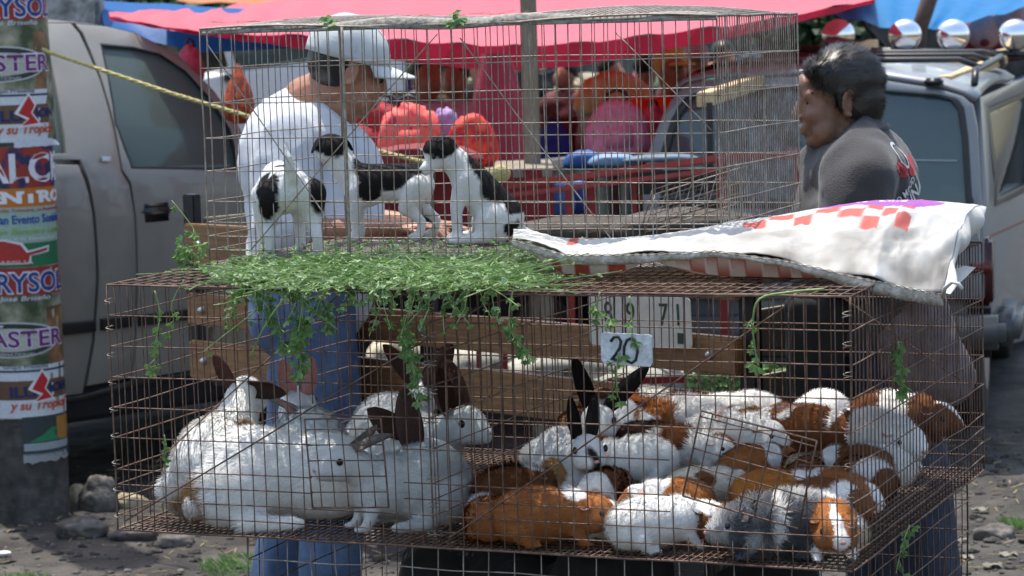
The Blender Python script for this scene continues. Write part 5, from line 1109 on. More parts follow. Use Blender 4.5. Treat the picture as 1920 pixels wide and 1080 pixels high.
def posterA(y, seed):
    bgm = mat('poster_photo', s2l(170, 165, 140), .55, col2=s2l(60, 75, 45), var=.3, vscale=9, contrast=(.35, .6)); bgm2 = mat('poster_tan', s2l(150, 110, 70), .55, col2=s2l(95, 70, 50), var=.3, vscale=12)
    p = psheet('poster', -1.4, 1.75, y-18, y+268, .0022+seed*.0004, bgm, torn=.006, seed=seed, flap=.012*(seed == 1)); s = 516.0
    psheet('poster_band', -1.4, 1.73, y-16, y+36, .0032, pr(150, 40, 40), p); psheet('poster_band', .85, 1.74, y+60, y+168, .0032, bgm2, p); psheet('poster_band', -1.4, 1.74, y+168, y+266, .0032, pr(205, 210, 215), p)
    psheet('poster_band', -1.4, 1.74, y+196, y+232, .0036, pr(105, 75, 55), p)
    psheet('poster_band', -1.4, 1.74, y+176, y+180, .004, pr(40, 60, 80), p)
    pt('CRYSOL', y+14, .105, .32, pr(225, 220, 225), p, .0048, .37, bold=.006); pt('CRYSOL', y+14, .10, .32, pr(25, 60, 130), p, .0060, .36, bold=.002)
    pt('de José Briseño', y+42, .026, .15, pr(215, 220, 225), p, .005, .24, .2)
    shp('logo', ellp(.20, .068), -.15, y+119, .0040, pr(190, 195, 190), p); shp('logo', ellp(.192, .062), -.15, y+119, .0046, pr(40, 50, 50), p); shp('logo', ellp(.17, .044), -.15, y+119, .0052, pr(180, 182, 165), p)
    pt('MÁSTER', y+119, .088, .05, pr(215, 205, 220), p, .0068, .38, bold=.005); pt('MÁSTER', y+119, .084, .05, pr(105, 35, 105), p, .008, .365, bold=.001); pt('INTERNATIONAL', y+146, .018, -.1, pr(200, 200, 200), p, .006, .17)
    pt('Musical', y+115, .012, .42, pr(220, 215, 225), p, .0092); pt('Grupo Presenta', y+170, .020, .22, pr(45, 60, 90), p, .005, .17)
    shp('logo', [(-.03, .035), (.0, .075), (.03, .03), (.012, .0), (.05, -.045), (-.045, -.055), (-.01, -.025), (-.055, .0)], .62, y+212, .0075, pr(225, 225, 225), p)
    shp('logo', [(-.022, .030), (.0, .064), (.022, .028), (.006, .0), (.036, -.038), (-.030, -.046), (.0, -.02), (-.040, .0)], .62, y+212, .0086, pr(185, 30, 35), p)
    pt('ILU', y+218, .055, .12, pr(25, 40, 90), p, .0060, .10, bold=.002); pt('ION', y+213, .045, 1.17, pr(25, 40, 90), p, .0060, .105, bold=.002)
    pt('y su Tropical', y+243, .046, .62, pr(190, 75, 35), p, .006, .25, .25, bold=.001)
posterA(0, 1); posterA(518, 2)
pB = psheet('poster', -1.4, 1.55, 274, 520, .0016, pr(35, 110, 70), torn=.004, seed=5)
psheet('poster_band', -1.4, 1.54, 275, 352, .0028, mat('poster_red', s2l(150, 45, 30), .55, col2=s2l(30, 35, 80), contrast=(.45, .55), vscale=14), pB); psheet('poster_band', -1.4, 1.54, 353, 388, .0030, pr(190, 110, 35), pB)
pt('SALCE', 318, .148, .30, pr(215, 215, 222), pB, .0046, .42, bold=.004); pt('CENTRO', 371, .058, .36, pr(225, 225, 225), pB, .0046, .40, bold=.003)
psheet('poster_band', -1.4, 1.54, 388, 456, .0026, pr(150, 175, 160), pB)
pt('San Nicolás Tolentino, La Resurrección', 394, .018, .5, pr(180, 50, 60), pB, .004, .34); pt('Gran Evento Sonidero', 412, .045, .62, pr(40, 70, 150), pB, .004, .34, bold=.001); pt('Gran Bandera Latina', 434, .032, .5, pr(140, 170, 60), pB, .004, .33, .3); pt('Sábado 9 de Noviembre', 449, .016, .4, pr(215, 215, 215), pB, .004, .26)
shp('logo', [(-.2, -.02), (-.2, .06), (-.05, .075), (.02, .06), (.04, .03), (.13, .045), (.125, .02), (.05, .01), (.05, -.02)], .15, 485, .004, pr(215, 215, 215), pB); shp('logo', [(-.19, -.015), (-.19, .054), (-.05, .068), (.012, .053), (.034, .022), (.12, .037), (.118, .026), (.045, .012), (.04, -.015)], .15, 485, .005, pr(170, 45, 40), pB)
pt('FAMILIA', 492, .022, .05, pr(215, 200, 190), pB, .006, .14)
pC = psheet('poster', .06, 1.62, 782, 862, .0035, pr(50, 60, 60), torn=.012, seed=9, flap=.004)
psheet('poster_band', 1.0, 1.6, 786, 830, .0046, pr(165, 120, 50), pC); psheet('poster_band', .08, 1.6, 832, 846, .0046, pr(150, 160, 165), pC)
shp('logo', [(-.05, -.03), (.0, -.005), (.04, .02), (.07, .02), (.05, 0), (.08, -.03)], .55, 815, .0052, pr(40, 125, 85), pC); pt('La Villa de Diez Rosas', 852, .014, .7, pr(90, 110, 120), pC, .005, .17)
# a tattered strip standing off the post
psheet('torn_edge', .2, 1.66, 262, 276, .006, pr(200, 205, 212), post, torn=.004, seed=3, flap=.02); psheet('torn_edge', .05, 1.6, 852, 868, .004, pr(150, 155, 155), post, torn=.012, seed=4)
# ------------------------------------------------------------------ sheet-metal panels
def wp(x, y, P0, n_, warp):
    off = 0
    for _ in range(5): q = onplane(x, y, P0+n_*off, n_); off = warp(0, q.z) if warp else 0
    return q-n_*off
def plate2(name, loops, P0, n_, parent, m, th=.02, bev=.004, warp=None, cuts=14, zr=None, seg=1):
    """loops: pixel outlines laid on the plane (P0, n_); first is the outline, the others are openings; gets real thickness"""
    X = V(-n_.y, n_.x, 0); X = X.normalized(); cu = bpy.data.curves.new('t', 'CURVE'); cu.dimensions = '2D'; cu.fill_mode = 'BOTH'; cu.extrude = th/2; cu.bevel_depth = bev; cu.bevel_resolution = seg; cu.offset = -bev
    for L in loops:
        pts = [(wp(x, y, P0, n_, warp)-P0) for x, y in L]; sp = cu.splines.new('POLY'); sp.points.add(len(pts)-1)
        for p, q in zip(sp.points, pts): p.co = (q.dot(X), q.z, 0, 1)
        sp.use_cyclic_u = True
    o = bpy.data.objects.new('t', cu); COL.objects.link(o); dg = bpy.context.evaluated_depsgraph_get(); dg.update(); me = bpy.data.meshes.new_from_object(o.evaluated_get(dg)); bpy.data.objects.remove(o)
    bm = bmesh.new(); bm.from_mesh(me); bmesh.ops.remove_doubles(bm, verts=bm.verts[:], dist=.0002)
    ysv = [v.co.y for v in bm.verts]
    if warp:
        for z in np.linspace(min(ysv), max(ysv), cuts)[1:-1]: bmesh.ops.bisect_plane(bm, geom=bm.verts[:]+bm.edges[:]+bm.faces[:], plane_co=(0, float(z), 0), plane_no=(0, 1, 0))
    for v in bm.verts:
        p = P0+X*v.co.x+Z*v.co.y-n_*(v.co.z+th/2)
        if warp: p = p+n_*warp(v.co.x, P0.z+v.co.y)
        v.co = p
    bmesh.ops.recalc_face_normals(bm, faces=bm.faces[:]); bm.to_mesh(me); bm.free(); o = link(name, me, parent, m)
    try: me.shade_auto_smooth(angle=math.radians(30))
    except Exception:
        me.shade_smooth(); me.set_sharp_from_angle(angle=math.radians(30))
    return o
M['tpaint'] = mat('grey_beige_metallic', (.235, .222, .195), .36, .12, var=.05, vscale=3, coat=.5); M['spaint'] = mat('silver_paint', (.21, .225, .24), .38, .2, var=.05, vscale=3, coat=.35)
M['dk'] = M['blackplastic']
TT = math.radians(42); TN = V(math.sin(TT), -math.cos(TT), 0); TF = V(math.cos(TT), math.sin(TT), 0); T0 = at(215, 600, 10.3)
truck = empty('pickup_truck', V(T0.x, T0.y+.5, 0), 'grey beige pickup truck parked behind the post, seen from its side', 'pickup truck')
def tw(x, z): 
    return -.10*max(0, z-1.22)-.22*max(0, z-1.3)**1.5+.03*(1-((z-1.0)/.35)**2) if z > .65 else -.05*(.65-z)-.0
A_ = [(40, 44), (132, 44), (148, 62), (187, 150), (212, 240), (226, 320), (241, 345), (251, 400), (255, 510), (252, 650), (245, 708), (162, 724), (177, 640), (185, 520), (178, 400), (165, 335), (150, 300), (40, 299)]
plate2('cab_corner', [A_, [(50, 104), (94, 110), (108, 180), (124, 288), (50, 288)]], T0, TN, truck, M['tpaint'], .02, .004, tw)
plate2('quarter_glass', [[(40, 100), (96, 106), (111, 180), (127, 292), (40, 292)]], T0-TN*.015, TN, truck, M['glass'], .005, .001, tw)
plate2('rear_panel', [[(40, 306), (146, 309), (160, 342), (173, 400), (180, 520), (172, 640), (154, 738), (40, 752)]], T0, TN, truck, M['tpaint'], .02, .006, tw)
win = [(188, 82), (250, 88), (300, 101), (348, 133), (392, 182), (430, 240), (449, 318), (246, 315), (216, 232)]
dr = plate2('door', [[(141, 45), (200, 50), (252, 62), (332, 102), (402, 172), (449, 240), (482, 322), (620, 318), (628, 420), (620, 655), (247, 712), (255, 650), (258, 510), (254, 400), (245, 342), (229, 318), (215, 238), (190, 148), (155, 62)], win], T0+TN*.004, TN, truck, M['tpaint'], .022, .004, tw)
plate2('window_glass', [[(184, 78), (252, 84), (304, 98), (352, 130), (396, 180), (434, 240), (453, 322), (243, 319), (212, 232)]], T0-TN*.012, TN, truck, M['glass'], .005, .001, tw)
def inset(L, k): cx, cy = sum(p[0] for p in L)/len(L), sum(p[1] for p in L)/len(L); return [(cx+(x-cx)*k, cy+(y-cy)*k) for x, y in L]
plate2('window_seal', [inset(win, 1.012), inset(win, .975)], T0+TN*.007, TN, dr, M['dk'], .012, .001, tw)
plate2('gap_backing', [[(135, 50), (250, 70), (480, 330), (600, 330), (600, 640), (160, 705), (150, 310), (130, 300)], [(200, 90), (300, 110), (440, 300), (250, 305)]], T0-TN*.02, TN, truck, M['dk'], .004, .001, tw)
m_ = MB(); hp = onplane(290, 398, T0+TN*.022, TN); RT = Matrix((TF, -TN, Z)).transposed(); m_.box(hp, (.155, .03, .115), RT, .02); m_.box(hp+TN*.01+Z*.005, (.15, .03, .03), RT, .012); m_.obj('handle', M['dk'], dr, True)
m_ = MB(); m_.box(hp+TN*.012+Z*.028, (.11, .012, .012), RT, .003); m_.box(hp+TN*.02-Z*.004, (.12, .018, .022), RT, .008); m_.obj('handle_grip', M['blackrubber'], dr, True)
plate2('badge', [[(191, 293), (209, 294), (210, 303), (192, 302)]], T0+TN*.02, TN, truck, M['steel'], .004, .001, tw)
plate2('moulding', [[(60, 612), (180, 600), (180, 622), (60, 636)]], T0+TN*.018, TN, truck, M['dk'], .012, .004, tw); plate2('moulding', [[(191, 598), (247, 592), (247, 613), (191, 620)]], T0+TN*.018, TN, truck, M['dk'], .012, .004, tw); plate2('moulding', [[(261, 591), (610, 545), (610, 565), (261, 612)]], T0+TN*.02, TN, truck, M['dk'], .012, .004, tw)
plate2('sill', [[(40, 752), (154, 738), (241, 712), (620, 658), (620, 672), (250, 728), (160, 752), (40, 768)]], T0-TN*.03, TN, truck, M['dk'], .05, .01, tw)
# roof, cab interior and underside
rp = [(40, 43), (132, 42), (200, 49), (252, 61), (332, 101), (402, 171), (449, 240), (490, 322)]
P = []
for x, y in rp:
    e = wp(x, y, T0, TN, tw); e = e+TN*tw(0, e.z); P.append([e-TN*(1.5*j/12)+Z*(.045*math.sin(math.pi*j/12)*(1 if y < 110 else .3)) for j in range(13)])
m_ = MB(); m_.grid(P[:5]); m_.obj('roof', M['tpaint'], truck, True); m_ = MB(); m_.grid(P[4:]); m_.obj('windscreen', M['glass'], truck, True)
e0 = onplane(480, 325, T0, TN); m_ = MB(); m_.box(e0+TF*.55-TN*.75-Z*.22, (1.15, 1.5, .45), RT, .08); m_.obj('bonnet', M['tpaint'], truck, True)
ub = V(T0.x, T0.y, 0); m_ = MB(); m_.box(ub+TF*.6-TN*.97+Z*.46, (5.6, 1.86, .34), RT, .02); m_.obj('chassis', M['blackmatte'], truck)
m_ = MB(); m_.box(ub+TF*.3-TN*.6+Z*.95, (.6, .5, .5), RT, .08); m_.box(ub+TF*.12-TN*.45+Z*1.32, (.14, .35, .35), RT, .06); m_.obj('seat', mat('seat_grey', (.12, .12, .11), .9), truck, True)
m_ = MB(); cwh = onplane(392, 300, T0-TN*.45, TN); m_.tube([cwh+(TN*math.cos(a)*.19+(Z*.8-TF*.5).normalized()*math.sin(a)*.19) for a in np.linspace(0, 2*math.pi, 25)], .014, 8); m_.tube([cwh, cwh+TF*.3-Z*.2], .02, 6); m_.obj('steering_wheel', M['blackrubber'], truck, True)
m_ = MB(); m_.box(ub+TF*1.0-TN*.75+Z*1.14, (.35, 1.4, .16), RT, .05); m_.obj('dashboard', mat('dash', (.06, .06, .055), .8), truck, True)
for sx, sy in ((-1.15, -.15), (2.35, -.15), (-1.15, -1.6), (2.35, -1.6)):
    c = ub+TF*sx+TN*sy+Z*.36; m_ = MB(); m_.tube([c-TN*.12, c-TN*.10, c+TN*.10, c+TN*.12], [.33, .36, .36, .33], 36); wl = m_.obj('wheel', M['blackrubber'], truck, True); m_ = MB(); m_.tube([c+TN*.10, c+TN*.128], .2, 24); m_.obj('rim', M['steel'], wl)
m_ = MB(); m_.box(ub-TF*1.3-TN*.8+Z*1.0, (1.9, 1.55, .5), RT, .05); m_.obj('bed', M['tpaint'], truck, True)
# ------------------------------------------------------------------ silver SUV
ST = math.radians(14); SU = V(-math.cos(ST), math.sin(ST), 0); SV = V(math.sin(ST), math.cos(ST), 0); S0 = at(1838, 420, 10.3); SNr = -SV; SNs = -SU
suv = empty('suv', V(S0.x, S0.y, 0)+SU*.7+SV*1.5, 'silver estate car seen from behind with timber and round chrome lamps on its roof', 'car')
RSu = Matrix((-SU, SV, Z)).transposed()
def sw(x, z): return -.16*max(0, z-1.05)-.18*max(0, z-1.45)
ho = [(1206, 560), (1207, 330), (1216, 285), (1240, 222), (1266, 176), (1286, 158), (1330, 149), (1500, 143), (1650, 149), (1760, 166), (1806, 180), (1824, 196), (1833, 240), (1842, 400), (1846, 450), (1846, 560)]
hw = [(1240, 388), (1242, 285), (1262, 222), (1288, 182), (1320, 170), (1500, 163), (1645, 168), (1760, 178), (1792, 186), (1806, 204), (1814, 260), (1822, 392)]
plate2('tailgate', [ho, hw], S0, SNr, suv, M['spaint'], .04, .008, sw)
plate2('rear_window', [inset(hw, 1.02)], S0-SNr*.012, SNr, suv, M['glass2'], .005, .001, sw)
plate2('window_seal', [inset(hw, 1.02), inset(hw, .965)], S0+SNr*.004, SNr, suv, M['dk'], .02, .003, sw)
m_ = MB(); a = onplane(1700, 300, S0+SNr*-.03, SNr)
plate2('defroster_line', [[(1640, 298), (1795, 300), (1795, 303), (1640, 301)]], S0-SNr*.003, SNr, suv, mat('pale_line', (.3, .36, .36), .6), .003, .0005, sw)
# side
def ssd(x, z): return -.13*max(0, z-1.12)
qs = [(1842, 200), (1835, 176), (1990, 120), (2100, 90), (2200, 330), (2200, 560), (1848, 700), (1846, 450)]
S1 = S0+SNs*.004
plate2('side_panel', [[(1836, 182), (1960, 128), (2060, 104), (2090, 300), (2090, 600), (1850, 655), (1846, 440)], [(1852, 206), (1930, 172), (1934, 348), (1866, 382)]], S1, SNs, suv, M['spaint'], .03, .006, ssd)
plate2('side_window', [[(1850, 202), (1932, 168), (1936, 352), (1864, 386)]], S1-SNs*.012, SNs, suv, M['glass2'], .005, .001, ssd)
plate2('window_seal', [[(1849, 200), (1934, 165), (1937, 354), (1863, 389)], [(1855, 212), (1927, 180), (1929, 344), (1869, 374)]], S1+SNs*.004, SNs, suv, M['dk'], .012, .002, ssd)
plate2('trim_strip', [[(1850, 443), (1960, 395), (1960, 399), (1850, 448)]], S1+SNs*.006, SNs, suv, mat('red_pinstripe', (.16, .03, .03), .5), .004, .001, ssd)
# tail lamp
c = onplane(1862, 512, S0-SNr*.0, SNr); m_ = MB(); m_.box(V(c.x, c.y, c.z)-SNr*.10+SU*.055, (.10, .20, .27), RSu, .015); tl = m_.obj('tail_lamp', mat('dark_red_lens', (.05, .008, .008), .15), suv, True)
m_ = MB(); m_.box(V(c.x, c.y, c.z)+SNr*.003+SU*.055+Z*.02, (.085, .012, .05), RSu, .004); m_.obj('reflector', mat('red_lens', (.12, .01, .01), .2), tl, True)
m_ = MB(); bc = onplane(1850, 618, S0, SNr); m_.box(V(bc.x, bc.y, bc.z)+SU*.68+SNr*.08, (1.52, .16, .13), RSu, .03); m_.box(V(bc.x, bc.y, bc.z)+SNr*-.25-SU*.07, (.12, .6, .13), RSu, .03); m_.obj('bumper', mat('bumper_grey', (.05, .056, .06), .5), suv, True)
m_ = MB(); m_.box(V(bc.x, bc.y, .52)+SU*.66-SNr*.1, (1.4, .1, .2), RSu, .03); m_.obj('valance', M['blackmatte'], suv, True)
# roof
P = []
top = [(1266, 172), (1286, 156), (1330, 147), (1500, 141), (1650, 147), (1760, 164), (1806, 178), (1828, 192)]
for x, y in top:
    e = wp(x, y, S0, SNr, sw); e = e+SNr*sw(0, e.z); P.append([e+SV*(2.9*j/10)+Z*(.03*math.sin(math.pi*min(1, j/8))) for j in range(11)])
m_ = MB(); m_.grid(P); o = m_.obj('roof', M['spaint'], suv, True); x_ = o.modifiers.new('s', 'SOLIDIFY'); x_.thickness = .02; x_.offset = -1
sb = V(S0.x, S0.y, 0); m_ = MB(); m_.box(sb+SU*.68+SV*1.9+Z*.62, (1.36, 3.7, .5), RSu, .06); m_.obj('body', M['spaint'], suv, True)
m_ = MB(); m_.box(sb+SU*.70+SV*.55+Z*.85, (1.1, .3, .5), RSu, .06); m_.obj('seat', mat('suv_seat', (.10, .11, .11), .9), suv, True)
for sx in (.16, 1.20):
    for sy in (1.05, 3.2):
        c = sb+SU*sx+SV*sy+Z*.34; m_ = MB(); m_.tube([c-SU*.11, c-SU*.09, c+SU*.09, c+SU*.11], [.31, .34, .34, .31], 36); wl = m_.obj('wheel', M['blackrubber'], suv, True); m_ = MB(); m_.tube([c-SU*.115, c+SU*.115], .19, 24); m_.obj('rim', M['steel'], wl)
m_ = MB(); m_.box(sb+SU*.7+SV*1.8+Z*.30, (1.2, 3.6, .12), RSu, .02); m_.obj('chassis', M['blackmatte'], suv)
# roof rack
RZ = wp(1700, 150, S0, SNr, sw).z+.02
m_ = MB()
for u in (.04, 1.24): m_.tube([sb+SU*u+SV*.35+Z*(RZ-.05), sb+SU*u+SV*.45+Z*(RZ+.005), sb+SU*u+SV*2.3+Z*(RZ+.02), sb+SU*u+SV*2.45+Z*(RZ-.03)], .015, 8)
for v in (.62, 1.5, 2.25): m_.tube([sb+SU*.03+SV*v+Z*(RZ+.01), sb+SU*.12+SV*v+Z*(RZ+.045), sb+SU*.64+SV*v+Z*(RZ+.055), sb+SU*1.16+SV*v+Z*(RZ+.045), sb+SU*1.25+SV*v+Z*(RZ+.01)], .013, 8)
m_.obj('roof_rack', M['dk'], suv, True)
m_ = MB(); hz = onplane(1748, 160, S0, SNr); m_.box(V(hz.x, hz.y, hz.z+.012)+SV*.08, (.07, .12, .03), RSu, .008); m_.obj('hinge_cover', M['dk'], suv, True)
lampY = 13.0
for k, px in enumerate((1572, 1697, 1787, 1903)):
    c = at(px, 66, lampY-.1*k*.0); e = empty('roof_lamp', c-Z*.09, ['leftmost round chrome lamp above the silver car, half behind a timber end', 'second round chrome lamp from the left above the silver car', 'third round chrome lamp from the left above the silver car', 'rightmost round chrome lamp, cut by the picture edge'][k], 'lamp', 'chrome lamps on the roof bar')
    m_ = MB(); m_.ell(c, (.083, .06, .080), 36, 24); m_.obj('housing', M['chrome'], e, True); m_ = MB(); m_.tube([c-Z*.07, c-Z*.11], .02, 10); m_.box(c-Z*.115, (.07, .05, .012), None, .003); m_.obj('bracket', M['dk'], e, True)
m_ = MB(); l0, l1 = at(1500, 92, lampY), at(2000, 104, lampY); m_.tube([l0, l1], .018, 10); m_.tube([l0, l0-Z*.2], .015, 8); m_.tube([l1, l1-Z*.2], .015, 8); m_.obj('lamp_bar', M['dk'], suv, True)
def timber(pa, Ya, pb, Yb, w_, h_, label, m=None, name='timber'):
    a, b = at(*pa, Ya), at(*pb, Yb); d = (b-a); L = d.length; d.normalize(); s = d.cross(Z).normalized(); u_ = s.cross(d); m_ = MB(); m_.box(V(0, 0, 0), (L, w_, h_), None, .003)
    me = m_.me(name); o = link(name, me, None, m or M['woodpale']); o.matrix_world = Matrix.Translation((a+b)/2) @ Matrix((d, s, u_)).transposed().to_4x4(); return tag(o, label, 'timber', 'timbers laid over the roof rack')
timber((1318, 187), 9.7, (1638, 84), 13.2, .05, .055, 'longest pale timber, sticking out over the rear window left of the dark haired man')
timber((1770, 152), 10.7, (1878, 112), 13.0, .06, .04, 'short pale timber on the right of the car roof')
timber((1285, 140), 12.9, (1478, 118), 13.2, .05, .04, 'pale timber lying across the left of the car roof')
timber((1845, 55+50), 13.6, (1925, 88), 13.8, .04, .03, 'thin timber behind the two right lamps')
m_ = MB(); a = at(1330, 192, 9.68); m_.tube([a, a-Z*.25], .012, 8); m_.obj('wiper', M['dk'], suv)
# ------------------------------------------------------------------ tarps
def tarp(name, rows, m, label, sub=10, sag=.0, fold=.0, ff=6, th=0):
    """rows: lists of (px, py, Y) control points, all the same length"""
    R = [[at(*p) for p in r] for r in rows]; n = len(R); k = len(R[0]); P = []
    def cr(p0, p1, p2, p3, t): return .5*((2*p1)+(p2-p0)*t+(2*p0-5*p1+4*p2-p3)*t*t+(3*p1-p0-3*p2+p3)*t**3)
    def line(L, sub):
        out = []
        for i in range(len(L)-1):
            p0, p1, p2, p3 = L[max(0, i-1)], L[i], L[i+1], L[min(len(L)-1, i+2)]
            for q in range(sub): out.append(cr(p0, p1, p2, p3, q/sub))
        return out+[L[-1]]
    RR = [line(r, sub) for r in R]; cols = [line([RR[i][j] for i in range(n)], sub) for j in range(len(RR[0]))]
    for j, c in enumerate(cols):
        P.append([p+V(0, -1, .4)*(fold*math.sin(j*ff*.3+2*math.sin(i*.15)))+V(0, 0, 1)*(fold*.8*noise.noise(p*1.5)) for i, p in enumerate(c)])
    m_ = MB(); m_.grid(P); return m_.top(name, m, label, 'tarp', 'tarps strung over the market', True)
TP = translucent('pink_tarp', (.54, .062, .09), .13, rough=.55, var=.08, vscale=2, bump=.2, bscale=14)
TB = translucent('blue_tarp', (.015, .19, .6), .6, rough=.5, var=.12, vscale=2, bump=.2, bscale=14)
TO = translucent('orange_tarp', (.62, .22, .08), .4, rough=.6, var=.1, vscale=2)
tarp('tarp', [[(206, 27, 11.2), (420, 12, 14), (640, -10, 16), (980, -20, 17), (1350, -22, 17), (1640, -22, 17)], [(206, 30, 11), (375, 36, 11.5), (640, 34, 12.5), (980, 40, 13), (1340, 25, 13), (1640, -8, 14)], [(206, 34, 10.8), (400, 62, 10.6), (690, 74, 10.4), (990, 86, 10.4), (1330, 54, 10.4), (1640, 0, 11)]], TP, 'big pink tarp stretched across the market behind the upper cage', 12, fold=.02, ff=5)
tarp('tarp_valance', [[(206, 33, 10.79), (400, 60, 10.59), (690, 74, 10.39), (990, 86, 10.39), (1330, 54, 10.39), (1640, 0, 10.99)], [(206, 39, 10.8), (400, 68, 10.6), (690, 108, 10.4), (990, 131, 10.4), (1330, 80, 10.4), (1640, 6, 11)]], translucent('hot_pink_cloth', (.62, .013, .055), .15, rough=.7, var=.06), 'hot pink hanging edge sewn to the big pink tarp', 10, fold=.008)
tarp('tarp', [[(185, 2, 13), (290, 6, 13), (400, 14, 13), (640, 30, 13.2)], [(190, 22, 12.6), (290, 26, 12.6), (400, 30, 12.6), (640, 50, 12.8)], [(196, 50, 12.4), (310, 84, 12.4), (400, 98, 12.4), (640, 84, 12.6)]], TB, 'blue tarp hanging behind the cab of the pickup truck', 10, fold=.006, ff=2)
tarp('tarp', [[(400, -30, 18), (700, -30, 18), (1000, -30, 18)], [(330, 2, 17), (620, 14, 17), (1000, 0, 17)]], TO, 'orange tarp at the top of the picture, left of centre', 8, fold=.02)
tarp('tarp', [[(1560, -30, 15), (1700, -40, 16), (1820, -40, 16), (1960, -40, 16)], [(1560, 5, 14.5), (1690, 12, 14.5), (1810, 5, 14.5), (1960, -10, 14.5)], [(1556, 28, 14), (1690, 53, 14), (1760, 50, 14), (1905, 18, 14)]], translucent('sky_blue_tarp', (.01, .22, .55), .45, rough=.5, var=.1, vscale=2, bump=.15, bscale=14), 'bright blue tarp above the chrome lamps', 10, fold=.02, ff=5)
tarp('tarp', [[(1870, -20, 15.5), (1920, -20, 15.5), (1980, -20, 15.5)], [(1876, 2, 15), (1925, 14, 15), (1980, 14, 15)]], TP, 'corner of a second pink tarp at the top right', 6)
m_ = MB(); a, b = at(1752, -30, 13.9), at(1722, 60, 14.0); m_.tube([a, b, V(b.x-.15, b.y, 0)], .045, 8); m_.top('tent_pole', mat('brown_pole', (.10, .06, .045), .7, var=.3), 'slanting brown pole in front of the bright blue tarp', 'pole', smooth=True)
m_ = MB(); a, b = at(989, -40, 9.4), at(990, 300, 9.4); m_.box(V(a.x, 9.4, 1.1), (.058, .058, 2.3), None, .004); m_.top('tent_pole', M['woodgrey'], 'square weathered wooden post holding the pink tarp, right of the hanging red garment', 'pole')
m_ = MB(); a = at(1620, 45, 13.5); m_.tube([a, at(1665, 95, 13.6)], .012, 8); m_.top('stick', M['iron'], 'dark stick slanting behind the second chrome lamp', 'stick', smooth=True)
# yellow rope
m_ = MB(); pts = [at(80, 92, 9.5), at(92, 98, 9.45), at(180, 128, 9.2), at(330, 178, 9.0), at(445, 212, 8.9), at(600, 258, 8.8), at(700, 281, 8.7), at(790, 303, 8.6), at(930, 325, 8.5)]
full = []
for i in range(len(pts)-1):
    for k in range(14): full.append(pts[i].lerp(pts[i+1], k/14))
for ph_ in (0, 2.1, 4.2): m_.tube([p+Z*(0.004*math.cos(i*1.3+ph_))+V(0, 1, 0)*(.004*math.sin(i*1.3+ph_)) for i, p in enumerate(full)], .0046, 5)
m_.ell(at(938, 326, 8.5), (.035, .02, .03)); m_.top('rope', mat('yellow_rope', (.42, .36, .14), .8, var=.35, vscale=40), 'yellow twisted rope running from the post past the truck window', 'rope', smooth=True)
# ------------------------------------------------------------------ market behind
def foliage(px, py, Y, rx, rz, n, label, trunkpx=None, col=None):
    c = at(px, py, Y); e = empty('tree', V(c.x, Y, 0), label, 'tree', 'trees behind the market'); b = MB(); m = col or M['leaf']
    cl = [c+V(random.gauss(0, rx*.4), random.gauss(0, rx*.4), random.gauss(0, rz*.4)) for _ in range(16)]
    for i in range(n):
        p = random.choice(cl)+V(random.gauss(0, rx*.18), random.gauss(0, rx*.18), random.gauss(0, rz*.18)); d = noise_rand(1).normalized(); s = d.orthogonal().normalized()*.03; b.add([p-s, p+d*.06, p+s, p-d*.06], [(0, 1, 2, 3)])
    b.obj('crown', m, e)['kind'] = 'stuff'; t = MB(); t.tube([V(c.x, Y, 0), V(c.x+.1, Y, c.z*.5), c], [.16, .12, .05], 10)
    for q in cl[:6]: t.tube([c-Z*rz*.5, q], [.05, .015], 6)
    t.obj('trunk', M['woodgrey'], e, True)
DL = translucent('dark_tree_leaf', (.03, .07, .02), .25, rough=.6, var=.4, vscale=6)
foliage(300, -30, 24, 1.6, .7, 5000, 'leafy tree behind the blue tarp at the top left', col=DL); foliage(1530, 60, 19, .35, .5, 3500, 'dark narrow conifer between the pink and the bright blue tarps', col=DL); foliage(620, -70, 26, 2.0, .7, 3500, 'leafy tree above the orange tarp', col=DL); foliage(1460, 40, 28, 2.2, .8, 3500, 'leafy tree far behind the car roof', col=DL); foliage(1800, 60, 27, 1.8, .8, 3500, 'leafy tree far behind the chrome lamps', col=DL)
m_ = MB(); a = at(140, 0, 12.6); m_.box(V(a.x, 12.6, 1.2), (.26, .2, 2.6), None, .02); m_.top('painted_pillar', mat('mottled_white', (.42, .42, .42), .9, var=.4, vscale=9, col2=(.16, .17, .16)), 'mottled white pillar behind the truck roof', 'pillar')
# stalls: tables with cloth and heaps
def stall(px, Y, wid, hgt, col, label, goods=8, gm=None):
    c = at(px, 200, Y); e = empty('market_stall', V(c.x, Y, 0), label, 'market stall', 'market stalls in the background'); R0 = None
    m_ = MB(); m_.box(V(c.x, Y, hgt), (wid, .8, .03)); m_.obj('table_top', M['woodgrey'], e)
    P = [[V(c.x-wid/2+wid*i/40, Y-.41-.02*math.sin(i*1.3), hgt+.02-(hgt-.05)*j/6) for j in range(7)] for i in range(41)]; m_ = MB(); m_.grid(P); m_.grid([[V(c.x-wid/2+wid*i/10, Y-.41+.82*j/3, hgt+.02+.004*math.sin(i*2+j)) for j in range(4)] for i in range(11)])
    m_.obj('cloth', col, e, True)
    for s in (-1, 1):
        for t in (-1, 1): q = MB(); q.box(V(c.x+s*(wid/2-.04), Y+t*.36, hgt/2), (.05, .05, hgt-.03)); q.obj('leg', M['woodgrey'], e)
    return c
cols = [mat('stall_cloth_a', s2l(70, 60, 50), .9, var=.3), mat('stall_cloth_b', s2l(120, 45, 40), .9, var=.3), mat('stall_cloth_c', s2l(60, 75, 70), .9, var=.3), mat('stall_cloth_d', s2l(150, 205, 185), .8, var=.1), mat('stall_cloth_e', s2l(95, 85, 75), .9, var=.3), mat('stall_cloth_f', s2l(50, 50, 58), .9, var=.3)]
